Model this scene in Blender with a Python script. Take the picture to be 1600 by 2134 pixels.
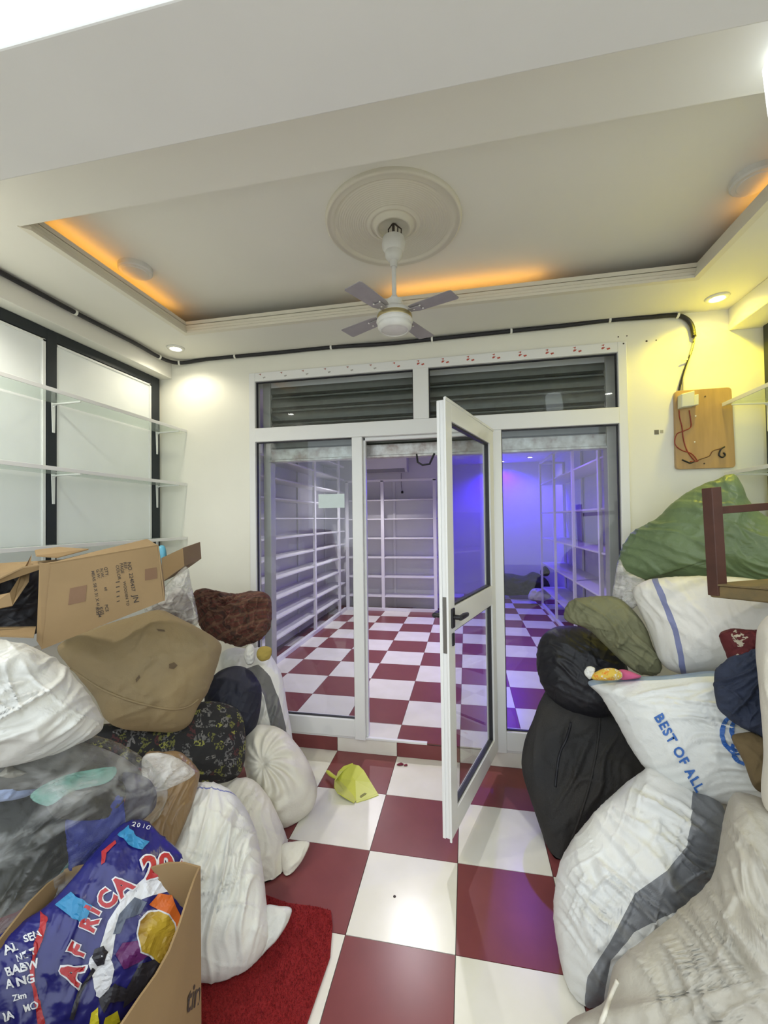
import bpy, bmesh, math, random
import numpy as np
from mathutils import Vector, Matrix, noise
from mathutils.bvhtree import BVHTree
random.seed(7)
for o in list(bpy.data.objects): bpy.data.objects.remove(o)
scene = bpy.context.scene
COL = scene.collection

# ------------------------------------------------------------------ camera
FPX, YAW, PITCH, ROLL, CH = 873.53, .193, .0177, -.0127, 1.5303
fw = Vector((-math.sin(YAW), math.cos(YAW), 0)); rt = Vector((math.cos(YAW), math.sin(YAW), 0)); up = Vector((0, 0, 1))
fw, up = (math.cos(PITCH)*fw + math.sin(PITCH)*up), (math.cos(PITCH)*up - math.sin(PITCH)*fw)
rt, up = (math.cos(ROLL)*rt + math.sin(ROLL)*up), (math.cos(ROLL)*up - math.sin(ROLL)*rt)
CAM = Vector((0, 0, CH))
cd = bpy.data.cameras.new('camera'); cd.sensor_fit = 'HORIZONTAL'; cd.sensor_width = 36; cd.lens = FPX/1600*36
cd.clip_start = .02; cd.clip_end = 100
cam = bpy.data.objects.new('camera', cd); COL.objects.link(cam)
M = Matrix.Identity(4)
for i in range(3): M[i][0] = rt[i]; M[i][1] = up[i]; M[i][2] = -fw[i]; M[i][3] = CAM[i]
cam.matrix_world = M
scene.camera = cam

# ------------------------------------------------------------------ world, exposure
W = bpy.data.worlds.new('world'); scene.world = W; W.use_nodes = True
bg = W.node_tree.nodes['Background']; bg.inputs[0].default_value = (.86, .94, 1, 1); bg.inputs[1].default_value = 2.0
vs = scene.view_settings; vs.view_transform = 'Standard'; vs.look = 'None'; vs.gamma = 1; vs.use_curve_mapping = False
vs.exposure = 0.1

def ray(x, y): return fw + rt*((x-800)/FPX) - up*((y-1067)/FPX)
def at(x, y, ax, v):
    d = ray(x, y); i = 'XYZ'.index(ax); return CAM + d*((v-CAM[i])/d[i])

# ------------------------------------------------------------------ materials
def mat(name, col, rough=.5, metal=0, var=0, vscale=8, bump=0, bscale=60, spec=.5, stretch=None, emit=0, ecol=None, dirt=None, coat=0, crease=0, cscale=13):
    m = bpy.data.materials.new(name); m.use_nodes = True
    nt = m.node_tree; b = nt.nodes['Principled BSDF']
    b.inputs['Base Color'].default_value = (*col, 1); b.inputs['Roughness'].default_value = rough
    b.inputs['Metallic'].default_value = metal; b.inputs['Specular IOR Level'].default_value = spec
    if coat: b.inputs['Coat Weight'].default_value = coat; b.inputs['Coat Roughness'].default_value = .15
    if emit:
        b.inputs['Emission Color'].default_value = (*(ecol or col), 1); b.inputs['Emission Strength'].default_value = emit
    tc = nt.nodes.new('ShaderNodeTexCoord'); mp = nt.nodes.new('ShaderNodeMapping')
    nt.links.new(tc.outputs['Object'], mp.inputs[0])
    if stretch: mp.inputs['Scale'].default_value = stretch
    if var:
        n = nt.nodes.new('ShaderNodeTexNoise'); n.inputs['Scale'].default_value = vscale; n.inputs['Detail'].default_value = 5
        nt.links.new(mp.outputs[0], n.inputs[0])
        r = nt.nodes.new('ShaderNodeValToRGB'); r.color_ramp.elements[0].position = .3; r.color_ramp.elements[1].position = .7
        d = dirt or tuple(c*(1-var) for c in col)
        r.color_ramp.elements[0].color = (*d, 1); r.color_ramp.elements[1].color = (*col, 1)
        nt.links.new(n.outputs[0], r.inputs[0]); nt.links.new(r.outputs[0], b.inputs['Base Color'])
    if bump:
        n2 = nt.nodes.new('ShaderNodeTexNoise'); n2.inputs['Scale'].default_value = bscale; n2.inputs['Detail'].default_value = 3
        nt.links.new(mp.outputs[0], n2.inputs[0])
        bp = nt.nodes.new('ShaderNodeBump'); bp.inputs['Strength'].default_value = bump; bp.inputs['Distance'].default_value = .01
        nt.links.new(n2.outputs[0], bp.inputs['Height']); nt.links.new(bp.outputs[0], b.inputs['Normal'])
        if crease:
            n3 = nt.nodes.new('ShaderNodeTexNoise'); n3.noise_type = 'RIDGED_MULTIFRACTAL'; n3.inputs['Scale'].default_value = cscale; n3.inputs['Detail'].default_value = 3; n3.inputs['Distortion'].default_value = .6
            mp3 = nt.nodes.new('ShaderNodeMapping'); mp3.inputs['Scale'].default_value = (1, 1, .45); mp3.inputs['Rotation'].default_value = (.5, .4, 0)
            nt.links.new(tc.outputs['Object'], mp3.inputs[0]); nt.links.new(mp3.outputs[0], n3.inputs[0])
            b3 = nt.nodes.new('ShaderNodeBump'); b3.inputs['Strength'].default_value = crease; b3.inputs['Distance'].default_value = .012
            nt.links.new(n3.outputs[0], b3.inputs['Height']); nt.links.new(bp.outputs[0], b3.inputs['Normal']); nt.links.new(b3.outputs[0], b.inputs['Normal'])
    return m
def striped(name, col, scol, rough=.5, attr='stripe', var=.12, bump=.15, bscale=90, weave=True):
    """base cloth with a woven stripe: the mesh attribute holds the signed distance from the stripe's edge"""
    m = mat(name, col, rough, var=var, vscale=5, bump=bump, bscale=bscale, crease=.35)
    nt = m.node_tree; b = nt.nodes['Principled BSDF']
    src = b.inputs['Base Color'].links[0].from_socket
    a = nt.nodes.new('ShaderNodeAttribute'); a.attribute_name = attr
    c = nt.nodes.new('ShaderNodeMath'); c.operation = 'GREATER_THAN'; c.inputs[1].default_value = 0
    nt.links.new(a.outputs['Fac'], c.inputs[0])
    mx = nt.nodes.new('ShaderNodeMix'); mx.data_type = 'RGBA'; mx.inputs['B'].default_value = (*scol, 1)
    nt.links.new(c.outputs[0], mx.inputs['Factor']); nt.links.new(src, mx.inputs['A']); nt.links.new(mx.outputs['Result'], b.inputs['Base Color'])
    return m
def glassm(name, tint=(.93, .95, .95), refl=.07, rough=.02, haze=0, hcol=(.8, .8, .8)):
    m = bpy.data.materials.new(name); m.use_nodes = True; nt = m.node_tree; nt.nodes.clear()
    out = nt.nodes.new('ShaderNodeOutputMaterial'); t = nt.nodes.new('ShaderNodeBsdfTransparent'); t.inputs[0].default_value = (*tint, 1)
    g = nt.nodes.new('ShaderNodeBsdfGlossy'); g.inputs['Roughness'].default_value = rough
    lw = nt.nodes.new('ShaderNodeLayerWeight'); lw.inputs[0].default_value = .5
    pw = nt.nodes.new('ShaderNodeMath'); pw.operation = 'POWER'; pw.inputs[1].default_value = 5
    nt.links.new(lw.outputs['Facing'], pw.inputs[0])
    mm = nt.nodes.new('ShaderNodeMath'); mm.operation = 'MULTIPLY_ADD'; mm.inputs[1].default_value = .6; mm.inputs[2].default_value = refl/2; mm.use_clamp = True
    nt.links.new(pw.outputs[0], mm.inputs[0])
    mx = nt.nodes.new('ShaderNodeMixShader'); nt.links.new(mm.outputs[0], mx.inputs[0]); nt.links.new(t.outputs[0], mx.inputs[1]); nt.links.new(g.outputs[0], mx.inputs[2])
    last = mx
    if haze:
        d = nt.nodes.new('ShaderNodeBsdfDiffuse'); d.inputs[0].default_value = (*hcol, 1)
        m2 = nt.nodes.new('ShaderNodeMixShader'); m2.inputs[0].default_value = haze
        nt.links.new(mx.outputs[0], m2.inputs[1]); nt.links.new(d.outputs[0], m2.inputs[2]); last = m2
    nt.links.new(last.outputs[0], out.inputs[0])
    return m
def film(name, lo=.12, hi=.55, scale=7, col=(.8, .8, .78), tint=(.93, .94, .93)):
    """crumpled clear film: see-through with cloudy streaks and gloss"""
    m = bpy.data.materials.new(name); m.use_nodes = True; nt = m.node_tree; nt.nodes.clear()
    out = nt.nodes.new('ShaderNodeOutputMaterial'); t = nt.nodes.new('ShaderNodeBsdfTransparent'); t.inputs[0].default_value = (*tint, 1)
    p = nt.nodes.new('ShaderNodeBsdfPrincipled'); p.inputs['Base Color'].default_value = (*col, 1); p.inputs['Roughness'].default_value = .18
    tc = nt.nodes.new('ShaderNodeTexCoord'); mp = nt.nodes.new('ShaderNodeMapping'); mp.inputs['Scale'].default_value = (1, 1, 2.4); mp.inputs['Rotation'].default_value = (.4, .5, .3)
    n = nt.nodes.new('ShaderNodeTexNoise'); n.inputs['Scale'].default_value = scale; n.inputs['Detail'].default_value = 6; n.inputs['Distortion'].default_value = .8
    nt.links.new(tc.outputs['Object'], mp.inputs[0]); nt.links.new(mp.outputs[0], n.inputs[0])
    r = nt.nodes.new('ShaderNodeMapRange'); r.inputs[1].default_value = .46; r.inputs[2].default_value = .68; r.inputs[3].default_value = lo; r.inputs[4].default_value = hi
    nt.links.new(n.outputs[0], r.inputs[0])
    bp = nt.nodes.new('ShaderNodeBump'); bp.inputs['Strength'].default_value = .9; bp.inputs['Distance'].default_value = .03
    nt.links.new(n.outputs[0], bp.inputs['Height']); nt.links.new(bp.outputs[0], p.inputs['Normal'])
    mx = nt.nodes.new('ShaderNodeMixShader'); nt.links.new(r.outputs[0], mx.inputs[0]); nt.links.new(t.outputs[0], mx.inputs[1]); nt.links.new(p.outputs[0], mx.inputs[2])
    gl = nt.nodes.new('ShaderNodeBsdfGlossy'); gl.inputs['Roughness'].default_value = .10; nt.links.new(bp.outputs[0], gl.inputs['Normal'])
    lw = nt.nodes.new('ShaderNodeLayerWeight'); lw.inputs[0].default_value = .5; nt.links.new(bp.outputs[0], lw.inputs['Normal'])
    pw = nt.nodes.new('ShaderNodeMath'); pw.operation = 'POWER'; pw.inputs[1].default_value = 4; nt.links.new(lw.outputs['Facing'], pw.inputs[0])
    ma = nt.nodes.new('ShaderNodeMath'); ma.operation = 'MULTIPLY_ADD'; ma.inputs[1].default_value = .5; ma.inputs[2].default_value = .015; ma.use_clamp = True; nt.links.new(pw.outputs[0], ma.inputs[0])
    m3 = nt.nodes.new('ShaderNodeMixShader'); nt.links.new(ma.outputs[0], m3.inputs[0]); nt.links.new(mx.outputs[0], m3.inputs[1]); nt.links.new(gl.outputs[0], m3.inputs[2])
    nt.links.new(m3.outputs[0], out.inputs[0]); return m

WHITE = (.80, .79, .74)
m_wall = mat('wall_paint', (.84, .82, .71), .55, var=.04, vscale=3, bump=.05, bscale=25)
m_ceil = mat('ceiling_paint', (.80, .78, .70), .6, var=.03, vscale=2)
m_lint = mat('lintel_paint', (.80, .79, .75), .6, var=.06, vscale=2)
m_inwall = mat('stockroom_paint', (.74, .73, .74), .6, var=.04, vscale=3)
m_tw = mat('white_tile', (.81, .78, .69), .22, var=.05, vscale=6, spec=.5, dirt=(.75, .72, .61))
m_tr = mat('maroon_tile', (.215, .058, .058), .28, var=.10, vscale=9, spec=.28)
m_grout = mat('grout', (.22, .19, .16), .8)
m_alu = mat('white_aluminium', (.80, .80, .77), .32, spec=.5, coat=.2)
m_seal = mat('rubber_seal', (.02, .02, .025), .5)
m_black = mat('black_plastic', (.012, .012, .014), .4)
m_glass = glassm('clear_glass')
m_shelfglass = glassm('shelf_glass', (.93, .97, .95), .07, haze=.15, hcol=(.72, .78, .74))
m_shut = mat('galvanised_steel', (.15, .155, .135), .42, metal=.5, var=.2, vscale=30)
m_shutrail = mat('galvanised_rail', (.62, .63, .60), .4, metal=.55, var=.35, vscale=18, dirt=(.30, .25, .22))
m_postblk = mat('black_post_paint', (.012, .017, .022), .45)
m_panel = mat('white_board', (.86, .88, .86), .4, var=.05, vscale=4, spec=.5)
m_steelw = mat('white_painted_steel', (.76, .75, .76), .45)
m_shelfw = mat('white_shelf_board', (.70, .69, .70), .5)
m_fan = mat('fan_enamel', (.72, .71, .66), .35, var=.1, vscale=20)
m_blade = mat('fan_blade_metal', (.36, .34, .34), .45, metal=.2, var=.12, vscale=14)
m_brass = mat('tarnished_brass', (.45, .38, .2), .35, metal=.8)
m_plaster = mat('moulded_plaster', (.72, .68, .56), .6)
m_cond = mat('black_conduit', (.012, .011, .014), .5, bump=.3, bscale=120)
m_clip = mat('white_clip', (.78, .77, .7), .5)
m_wood = mat('varnished_board', (.50, .31, .12), .4, var=.25, vscale=4, stretch=(6, 6, .8), coat=.3)
m_red = mat('red_wire', (.30, .04, .02), .5)
m_card = mat('corrugated_card', (.30, .195, .088), .75, var=.12, vscale=5, bump=.08, bscale=30)
m_cardin = mat('card_inside', (.28, .19, .10), .8, var=.15, vscale=6)
m_ink = mat('black_ink', (.05, .035, .025), .7)
m_tape = mat('packing_tape', (.20, .115, .065), .55, spec=.2)
m_mat = mat('red_carpet', (.36, .010, .012), .95, var=.3, vscale=180, bump=.8, bscale=400)
m_pan = mat('lime_plastic', (.56, .58, .07), .4, var=.08, vscale=10)

# ------------------------------------------------------------------ mesh helpers
WL = {}
class MB:
    def __init__(s): s.v = []; s.f = []
    def add(s, vs, fs):
        n = len(s.v); s.v += [Vector(v) for v in vs]; s.f += [tuple(i+n for i in f) for f in fs]; return s
    def box(s, a, b):
        x0, x1 = sorted((a[0], b[0])); y0, y1 = sorted((a[1], b[1])); z0, z1 = sorted((a[2], b[2]))
        return s.add([(x0,y0,z0),(x1,y0,z0),(x1,y1,z0),(x0,y1,z0),(x0,y0,z1),(x1,y0,z1),(x1,y1,z1),(x0,y1,z1)],
                     [(0,3,2,1),(4,5,6,7),(0,1,5,4),(1,2,6,5),(2,3,7,6),(3,0,4,7)])
    def obox(s, o, ex, ey, ez):
        """box from corner o along three edge vectors"""
        o, ex, ey, ez = map(Vector, (o, ex, ey, ez)); vs = [o, o+ex, o+ex+ey, o+ey]; vs += [v+ez for v in vs]
        fs = [(0,3,2,1),(4,5,6,7),(0,1,5,4),(1,2,6,5),(2,3,7,6),(3,0,4,7)]
        if ex.cross(ey).dot(ez) < 0: fs = [f[::-1] for f in fs]
        return s.add(vs, fs)
    def tube(s, pts, r, n=8, cap=True):
        pts = [Vector(p) for p in pts]; rs = r if isinstance(r, (list, tuple)) else [r]*len(pts)
        vs = []; ref = None
        for i, p in enumerate(pts):
            t = (pts[min(i+1, len(pts)-1)] - pts[max(i-1, 0)]).normalized()
            if ref is None: ref = t.orthogonal().normalized()
            ref = (ref - t*ref.dot(t)).normalized(); b = t.cross(ref)
            for k in range(n):
                a = 2*math.pi*k/n; vs.append(p + (ref*math.cos(a)+b*math.sin(a))*rs[i])
        fs = [(i*n+k, i*n+(k+1)%n, (i+1)*n+(k+1)%n, (i+1)*n+k) for i in range(len(pts)-1) for k in range(n)]
        if cap: fs += [tuple(range(n))[::-1], tuple(range((len(pts)-1)*n, len(pts)*n))]
        return s.add(vs, fs)
    def lathe(s, prof, c, n=40, sx=1, sy=1):
        vs = [(c[0]+r*math.cos(2*math.pi*k/n)*sx, c[1]+r*math.sin(2*math.pi*k/n)*sy, z) for r, z in prof for k in range(n)]
        fs = [(i*n+k, (i+1)*n+k, (i+1)*n+(k+1)%n, i*n+(k+1)%n) for i in range(len(prof)-1) for k in range(n)]
        return s.add(vs, fs)
    def prism(s, poly, d):
        n = len(poly); poly = [Vector(p) for p in poly]; d = Vector(d)
        return s.add(poly+[p+d for p in poly], [tuple(range(n))[::-1], tuple(range(n, 2*n))]+[(i, (i+1) % n, n+(i+1) % n, n+i) for i in range(n)])
    def mesh(s, name, off=Vector((0,0,0))):
        me = bpy.data.meshes.new(name); me.from_pydata([v-off for v in s.v], [], s.f); me.validate()
        b = bmesh.new(); b.from_mesh(me); bmesh.ops.recalc_face_normals(b, faces=b.faces); b.to_mesh(me); b.free()
        return me
    def build(s, name, m, parent=None, smooth=False, bevel=0, kind=None):
        if parent is None:
            xs = [v.x for v in s.v]; ys = [v.y for v in s.v]; zs = [v.z for v in s.v]
            off = Vector(((min(xs)+max(xs))/2, (min(ys)+max(ys))/2, min(zs)))
        else: off = WL[parent.name]
        me = s.mesh(name, off); o = bpy.data.objects.new(name, me); COL.objects.link(o)
        if m: me.materials.append(m)
        if parent is None: o.location = off
        else: o.parent = parent
        WL[o.name] = off
        if smooth:
            for p in me.polygons: p.use_smooth = True
            if smooth == 'auto':
                md = o.modifiers.new('edges', 'EDGE_SPLIT'); md.split_angle = math.radians(38)
        if bevel:
            md = o.modifiers.new('bevel', 'BEVEL'); md.width = bevel; md.segments = 2; md.limit_method = 'ANGLE'
        if kind: o['kind'] = kind
        return o
def thing(name, loc, label, cat, group=None):
    o = bpy.data.objects.new(name, None); COL.objects.link(o); o.location = loc; o.empty_display_size = .05
    WL[o.name] = Vector(loc); return tag(o, label, cat, group)
def tag(o, label, cat, group=None):
    o['label'] = label; o['category'] = cat
    if group: o['group'] = group
    return o
def B(name, a, b, m, parent=None, bevel=.002, kind=None): return MB().box(a, b).build(name, m, parent, bevel=bevel, kind=kind)
def light(name, kind, loc, energy, col, parent=None, size=.05, spot=None, blend=.5, rot=None):
    l = bpy.data.lights.new(name, kind); l.energy = energy; l.color = col
    if kind == 'AREA': l.size = size
    else: l.shadow_soft_size = size
    if spot: l.spot_size = math.radians(spot); l.spot_blend = blend
    o = bpy.data.objects.new(name, l); COL.objects.link(o)
    if parent: o.parent = parent; o.location = Vector(loc)-WL[parent.name]
    else: o.location = loc
    if rot: o.rotation_euler = rot
    return o

# ------------------------------------------------------------------ the setting
T = .4; GX, GY, YP, STEP, GYI = -.4604, 2.7125, 2.697, .105, 2.8923
SOF = 2.70; XL, XR = -2.2, 1.65; XLB, XRB = -2.095, 1.48; YB = 8.25; ZC = 2.56
Y0 = -.25     # where the side walls end, behind the camera
fl = B('floor', (XL-.1, -.4, -.12), (XR+.1, YP+.02, -.006), m_grout, bevel=0, kind='structure')
fi = B('floor', (XL-.2, YP+.02, -.12), (1.75, YB+.1, STEP-.006), m_grout, bevel=0, kind='structure')
B('floor', (-8, -9, -.16), (8, -.4, -.02), mat('outside_paving', (.50, .48, .44), .8, var=.2, vscale=3), bevel=0, kind='structure')
def tilemesh(name, w, d, m):
    b = MB().box((-w/2, -d/2, -.007), (w/2, d/2, 0)).mesh(name); b.materials.append(m); return b
TM = {(c, k): tilemesh('tile', T-.003, dd-.003, m) for c, m in ((0, m_tw), (1, m_tr)) for k, dd in (('full', T), ('cut', YP-(GY-T)), ('lip', GYI-YP+.02))}
def tile(parent, mesh, loc):
    o = bpy.data.objects.new('tile', mesh); COL.objects.link(o); o.parent = parent; o.location = Vector(loc)-WL[parent.name]
for i in range(-5, 6):
    cx = GX+i*T+T/2
    if cx+T/2 < XL or cx-T/2 > XR: continue
    tile(fl, TM[((i) % 2, 'cut')], (cx, (YP+GY-T)/2, .001))
    for j in range(1, 7): tile(fl, TM[((i+j) % 2, 'full')], (cx, GY-j*T-T/2, .001))
for i in range(-5, 6):
    cx = GX+i*T+T/2
    if cx < XL or cx > XR: continue
    tile(fi, TM[((i-1) % 2, 'lip')], (cx, (YP+.02+GYI)/2-.01, STEP))
    for k in range(0, 13): tile(fi, TM[((i+k) % 2, 'full')], (cx, GYI+k*T+T/2, STEP))
rise = B('trim_1', (XL, YP, 0), (XR, YP+.02, STEP-.012), m_grout, bevel=0, kind='structure')
for i in range(-5, 6):
    a = GX+i*T; b_ = a+T
    if b_ < XL+.1 or a > XR-.1: continue
    a = max(a, XL); b_ = min(b_, XR)
    B('tile', (a+.0015, YP-.007, .002), (b_-.0015, YP-.0001, STEP-.014), m_tr if (i % 2 == 0) else m_tw, rise, bevel=.001)

# walls
B('wall_left', (XL-.12, Y0, 0), (XL, YP+.1, 3.3), m_wall, bevel=0, kind='structure')
B('wall_right', (XR, Y0, 0), (XR+.12, YP+.1, 3.3), m_wall, bevel=0, kind='structure')
FX0, FX1, FZ1 = -1.4716, .942, 2.56
FZ0 = STEP-.012
bw = MB().box((XL, YP, 0), (FX0, YP+.14, 3.3)).box((FX1, YP, 0), (XR, YP+.14, 3.3)).box((FX0, YP, FZ1), (FX1, YP+.14, 3.3))
bw.build('wall_back', m_wall, kind='structure')
# ceiling: a dropped border, the raised tray and the bulkheads over the side shelves
TX0, TX1, TY0, TY1, TZ = -1.70, 1.142, 1.325, 2.315, 2.85
YS = .93
so = MB()
so.box((XL, YS, SOF), (TX0, YP, SOF+.06)).box((TX1, YS, SOF), (XR, YP, SOF+.06)).box((TX0, TY1, SOF), (TX1, YP, SOF+.06)).box((TX0, YS, SOF), (TX1, TY0, SOF+.06))
so.build('ceiling', m_ceil, kind='structure')
B('ceiling', (XL, YS, TZ), (XR, YP, TZ+.1), m_ceil, bevel=0, kind='structure')
B('trim_2', (XL, YS, 2.577), (XLB, YP, SOF), m_ceil, kind='structure', bevel=.003)
B('trim_3', (XRB, YS, 2.577), (XR, YP, SOF), m_ceil, kind='structure', bevel=.003)
# lintel over the shop's open front: the camera looks up at its underside
LZ = 2.50
ly1 = (LZ-CH)/(2.70-CH)*1.135
B('wall_front', (XL-.12, .675, LZ), (XR+.12, ly1, 3.6), m_lint, bevel=.004, kind='structure')
B('ceiling', (XL-.12, ly1, 3.2), (XR+.12, YP+.1, 3.3), m_ceil, bevel=0, kind='structure')
# stepped plaster cornice around the tray
def cornice(name, p0, p1, inward):
    p0, p1, w = Vector(p0), Vector(p1), Vector(inward)
    prof = [(.0, -.004), (.030, -.004), (.030, .010), (.022, .016), (.022, .030), (.014, .036), (.014, .052), (.006, .058), (.006, .082), (-.02, .082), (-.02, .06), (0, .06)]
    n = len(prof); vs = [p + w*(a-.006) + Vector((0, 0, SOF+b)) for p in (p0, p1) for a, b in prof]
    d = (p1-p0).normalized()
    for k, (a, b) in enumerate(prof): vs[k] += d*(a-.006); vs[n+k] -= d*(a-.006)
    MB().add(vs, [tuple(range(n)), tuple(range(n, 2*n))[::-1]] + [(i, (i+1) % n, n+(i+1) % n, n+i) for i in range(n)]).build(name, m_plaster, kind='structure')
cornice('trim_4', (TX0, TY1, 0), (TX1, TY1, 0), (0, -1, 0))
cornice('trim_5', (TX0, TY0, 0), (TX0, TY1, 0), (1, 0, 0))
cornice('trim_6', (TX1, TY1, 0), (TX1, TY0, 0), (-1, 0, 0))
# stockroom behind the partition
B('wall_left', (-2.26, YP+.14, 0), (-2.12, YB, 3.3), m_inwall, bevel=0, kind='structure')
B('wall_right', (1.56, YP+.14, 0), (1.66, YB, 3.3), m_inwall, bevel=0, kind='structure')
B('wall_back', (-2.26, 6.74, 0), (-.43, YB, 3.0), m_inwall, bevel=0, kind='structure')
B('wall_back', (-.43, YB-.1, 0), (1.6, YB, 3.0), m_inwall, bevel=0, kind='structure')
B('ceiling', (-2.3, YP+.14, ZC), (1.6, YB, ZC+.1), m_inwall, bevel=0, kind='structure')

# ------------------------------------------------------------------ lamps of the place
def downlight(x, y, z, lampcol, e, label, emit, spot=150):
    t = thing('downlight', (x, y, z-.012), label, 'downlight')
    MB().lathe([(.034, z), (.036, z-.010), (.052, z-.008), (.057, z), (.034, z)], (x, y, 0), 28).build('ring', m_clip, t, smooth=True)
    MB().lathe([(0.0005, z-.006), (.026, z-.006), (.035, z-.003)], (x, y, 0), 24).build('bulb', mat('lit_bulb', tuple(.55*c+.45 for c in lampcol), .5, emit=emit), t, smooth=True)
    light('lamp_light', 'SPOT', (x, y, z-.015), e, lampcol, t, size=.03, spot=spot, blend=.6)
    return t
downlight(-1.895, 2.478, SOF, (1, .93, .72), 8.5, 'lit round downlight in left ceiling corner above wall shelves', 30)
downlight(1.343, 2.537, SOF, (1, .84, .0), 20, 'lit yellow downlight in right ceiling corner above wooden board', 40)
# two lamps added out of view to brighten the left boards, heaps and floor
downlight(-1.86, 1.12, SOF, (1, .95, .84), 46, 'added out-of-view downlight in left ceiling border near the shop front', 30)
downlight(1.343, 1.12, SOF, (1, .95, .84), 20, 'added out-of-view downlight in right ceiling border near the shop front', 30)
# stockroom lamps
downlight(1.08, 7.45, ZC, (1, .92, .60), 7, 'lit warm downlight in stockroom ceiling by right shelves', 30)
t_ = downlight(.66, 7.85, ZC, (.035, .0, 1), 170, 'lit blue downlight in stockroom ceiling beside warm one', 30)
downlight(-.55, 4.0, ZC, (.98, .95, 1), 110, 'added unseen white downlight in stockroom ceiling behind the shutter', 30, 130)  # unseen lamp added for the stockroom's general white light
downlight(-1.25, 5.5, ZC, (.98, .93, 1), 105, 'added unseen white downlight in stockroom ceiling towards back shelves', 30, 120)  # also out of view, added to lighten the left and back shelves
downlight(.55, 4.6, ZC, (.22, .09, 1), 60, 'lit violet downlight in middle of stockroom ceiling', 30)

# orange strip lamps lying in the cove behind the cornice
def strip(a, b, e, label):
    d = Vector(b)-Vector(a); t = thing('cove_strip_light', a, label, 'strip light')
    MB().tube([a, b], .006, 6).build('tube', mat('amber_tube', (1, .5, .08), .5, emit=5), t)
    l = light('strip_glow', 'AREA', Vector(a)+d*.5+Vector((0, 0, .012)), e*d.length/.16, (1, .45, .05), t, rot=(math.pi, 0, math.atan2(d.y, d.x)))
    l.data.shape = 'RECTANGLE'; l.data.size = d.length; l.data.size_y = .02
strip((TX0-.05, 1.45, SOF+.075), (TX0-.05, 2.26, SOF+.075), .022, 'amber strip light glowing in ceiling cove on left')
strip((-.42, TY1+.05, SOF+.075), (.42, TY1+.05, SOF+.075), .022, 'amber strip light glowing in rear ceiling cove behind fan')
strip((TX1+.05, 1.75, SOF+.075), (TX1+.05, 2.05, SOF+.075), .012, 'amber strip light glowing in ceiling cove on right')

# ------------------------------------------------------------------ partition frame, panes, door
def wb(p, a, b, name='rail', m=None, bevel=.003): return B(name, a, b, m or m_alu, p, bevel)
pf = thing('partition_frame', (FX0, YP-.02, FZ0), 'white aluminium shopfront frame with transom, fixed glass panes and sticker marks', 'partition')
ya, yb = YP-.022, YP+.04
XI0, XI1 = -1.427, .893
Z2, Z1 = 2.173, 2.077
wb(pf, (FX0, ya, FZ0), (XI0, yb, FZ1), 'jamb'); wb(pf, (XI1, ya, FZ0), (FX1, yb, FZ1), 'jamb')
wb(pf, (XI0, ya, 2.50), (XI1, yb, FZ1), 'head_rail'); wb(pf, (XI0, ya-.004, Z1), (XI1, yb, Z2), 'transom')
wb(pf, (-.322, ya-.006, Z2), (-.222, yb, 2.50), 'mullion')
ML0, ML1 = -.735, -.665; MR0, MR1 = .155, .222
wb(pf, (ML0, ya-.002, FZ0), (ML1, yb, Z1), 'mullion'); wb(pf, (MR0, ya-.002, FZ0), (MR1, yb, Z1), 'mullion')
wb(pf, (XI0, ya, FZ0+.015), (ML0, yb, .218), 'bottom_rail'); wb(pf, (MR1, ya, FZ0+.015), (XI1, yb, .222), 'bottom_rail')
wb(pf, (ML1, ya+.03, Z1-.022), (MR0, yb, Z1), 'door_stop'); wb(pf, (ML1, ya+.03, FZ0), (ML1+.016, yb, Z1), 'door_stop')
wb(pf, (XI0, YP-.012, STEP-.012), (MR0-.42, YP+.012, STEP+.0015), 'threshold', bevel=.002)
wb(pf, (MR1-.06, YP-.012, STEP-.012), (XI1, YP+.012, STEP+.0015), 'threshold', bevel=.002)
def pane(p, x0, x1, z0, z1, y=YP+.008):
    g = MB().box((x0+.002, y-.003, z0+.002), (x1-.002, y+.003, z1-.002)).build('pane', m_glass, p)
    s = MB(); w = .006
    s.box((x0, y-.010, z0), (x0+w, y+.010, z1)).box((x1-w, y-.010, z0), (x1, y+.010, z1)).box((x0, y-.010, z0), (x1, y+.010, z0+w)).box((x0, y-.010, z1-w), (x1, y+.010, z1))
    s.build('seal', m_seal, g)
pane(pf, XI0, -.322, Z2, 2.50); pane(pf, -.222, XI1, Z2, 2.50)
pane(pf, XI0, ML0, .218, Z1); pane(pf, MR1, XI1, .222, Z1)
# red and grey maker's marks on the protective film of the head rail
m_mark = mat('red_mark', (.45, .08, .05), .6); m_markg = mat('grey_mark', (.42, .40, .36), .6)
for k in range(15):
    x = XI0+.03+k*.157; z = 2.548; y = ya-.0006
    mb = MB().add([(x, y, z), (x+.020, y, z+.004), (x+.014, y, z-.010), (x+.010, y, z-.003)], [(0, 1, 2, 3)])
    if k > 6: mb.add([(x+.002, y, z-.02), (x+.008, y, z-.012), (x+.024, y, z-.013), (x+.016, y, z-.022), (x+.006, y, z-.026)], [(0, 1, 2, 3, 4)])
    mb.build('sticker_mark', m_mark if k > 5 else mat('faded_red_mark', (.38, .17, .13), .6), pf)
    MB().add([(x+.03, y, z-.022), (x+.048, y, z-.018), (x+.052, y, z-.026), (x+.036, y, z-.032)], [(0, 1, 2, 3)]).build('sticker_mark', m_mark if k > 5 else m_markg, pf)
MB().add([(.36, ya-.0006, .135), (.385, ya-.0006, .14), (.39, ya-.0006, .128), (.366, ya-.0006, .124)], [(0, 1, 2, 3)]).build('sticker_mark', m_mark, pf)
tag(MB().box((-.983, YP+.014, 1.612), (-.799, YP+.016, 1.707)).build('paper_notice', mat('white_paper', (.80, .84, .80), .6, var=.1, vscale=14)), 'blank white paper notice stuck behind left glass pane', 'notice')

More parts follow.
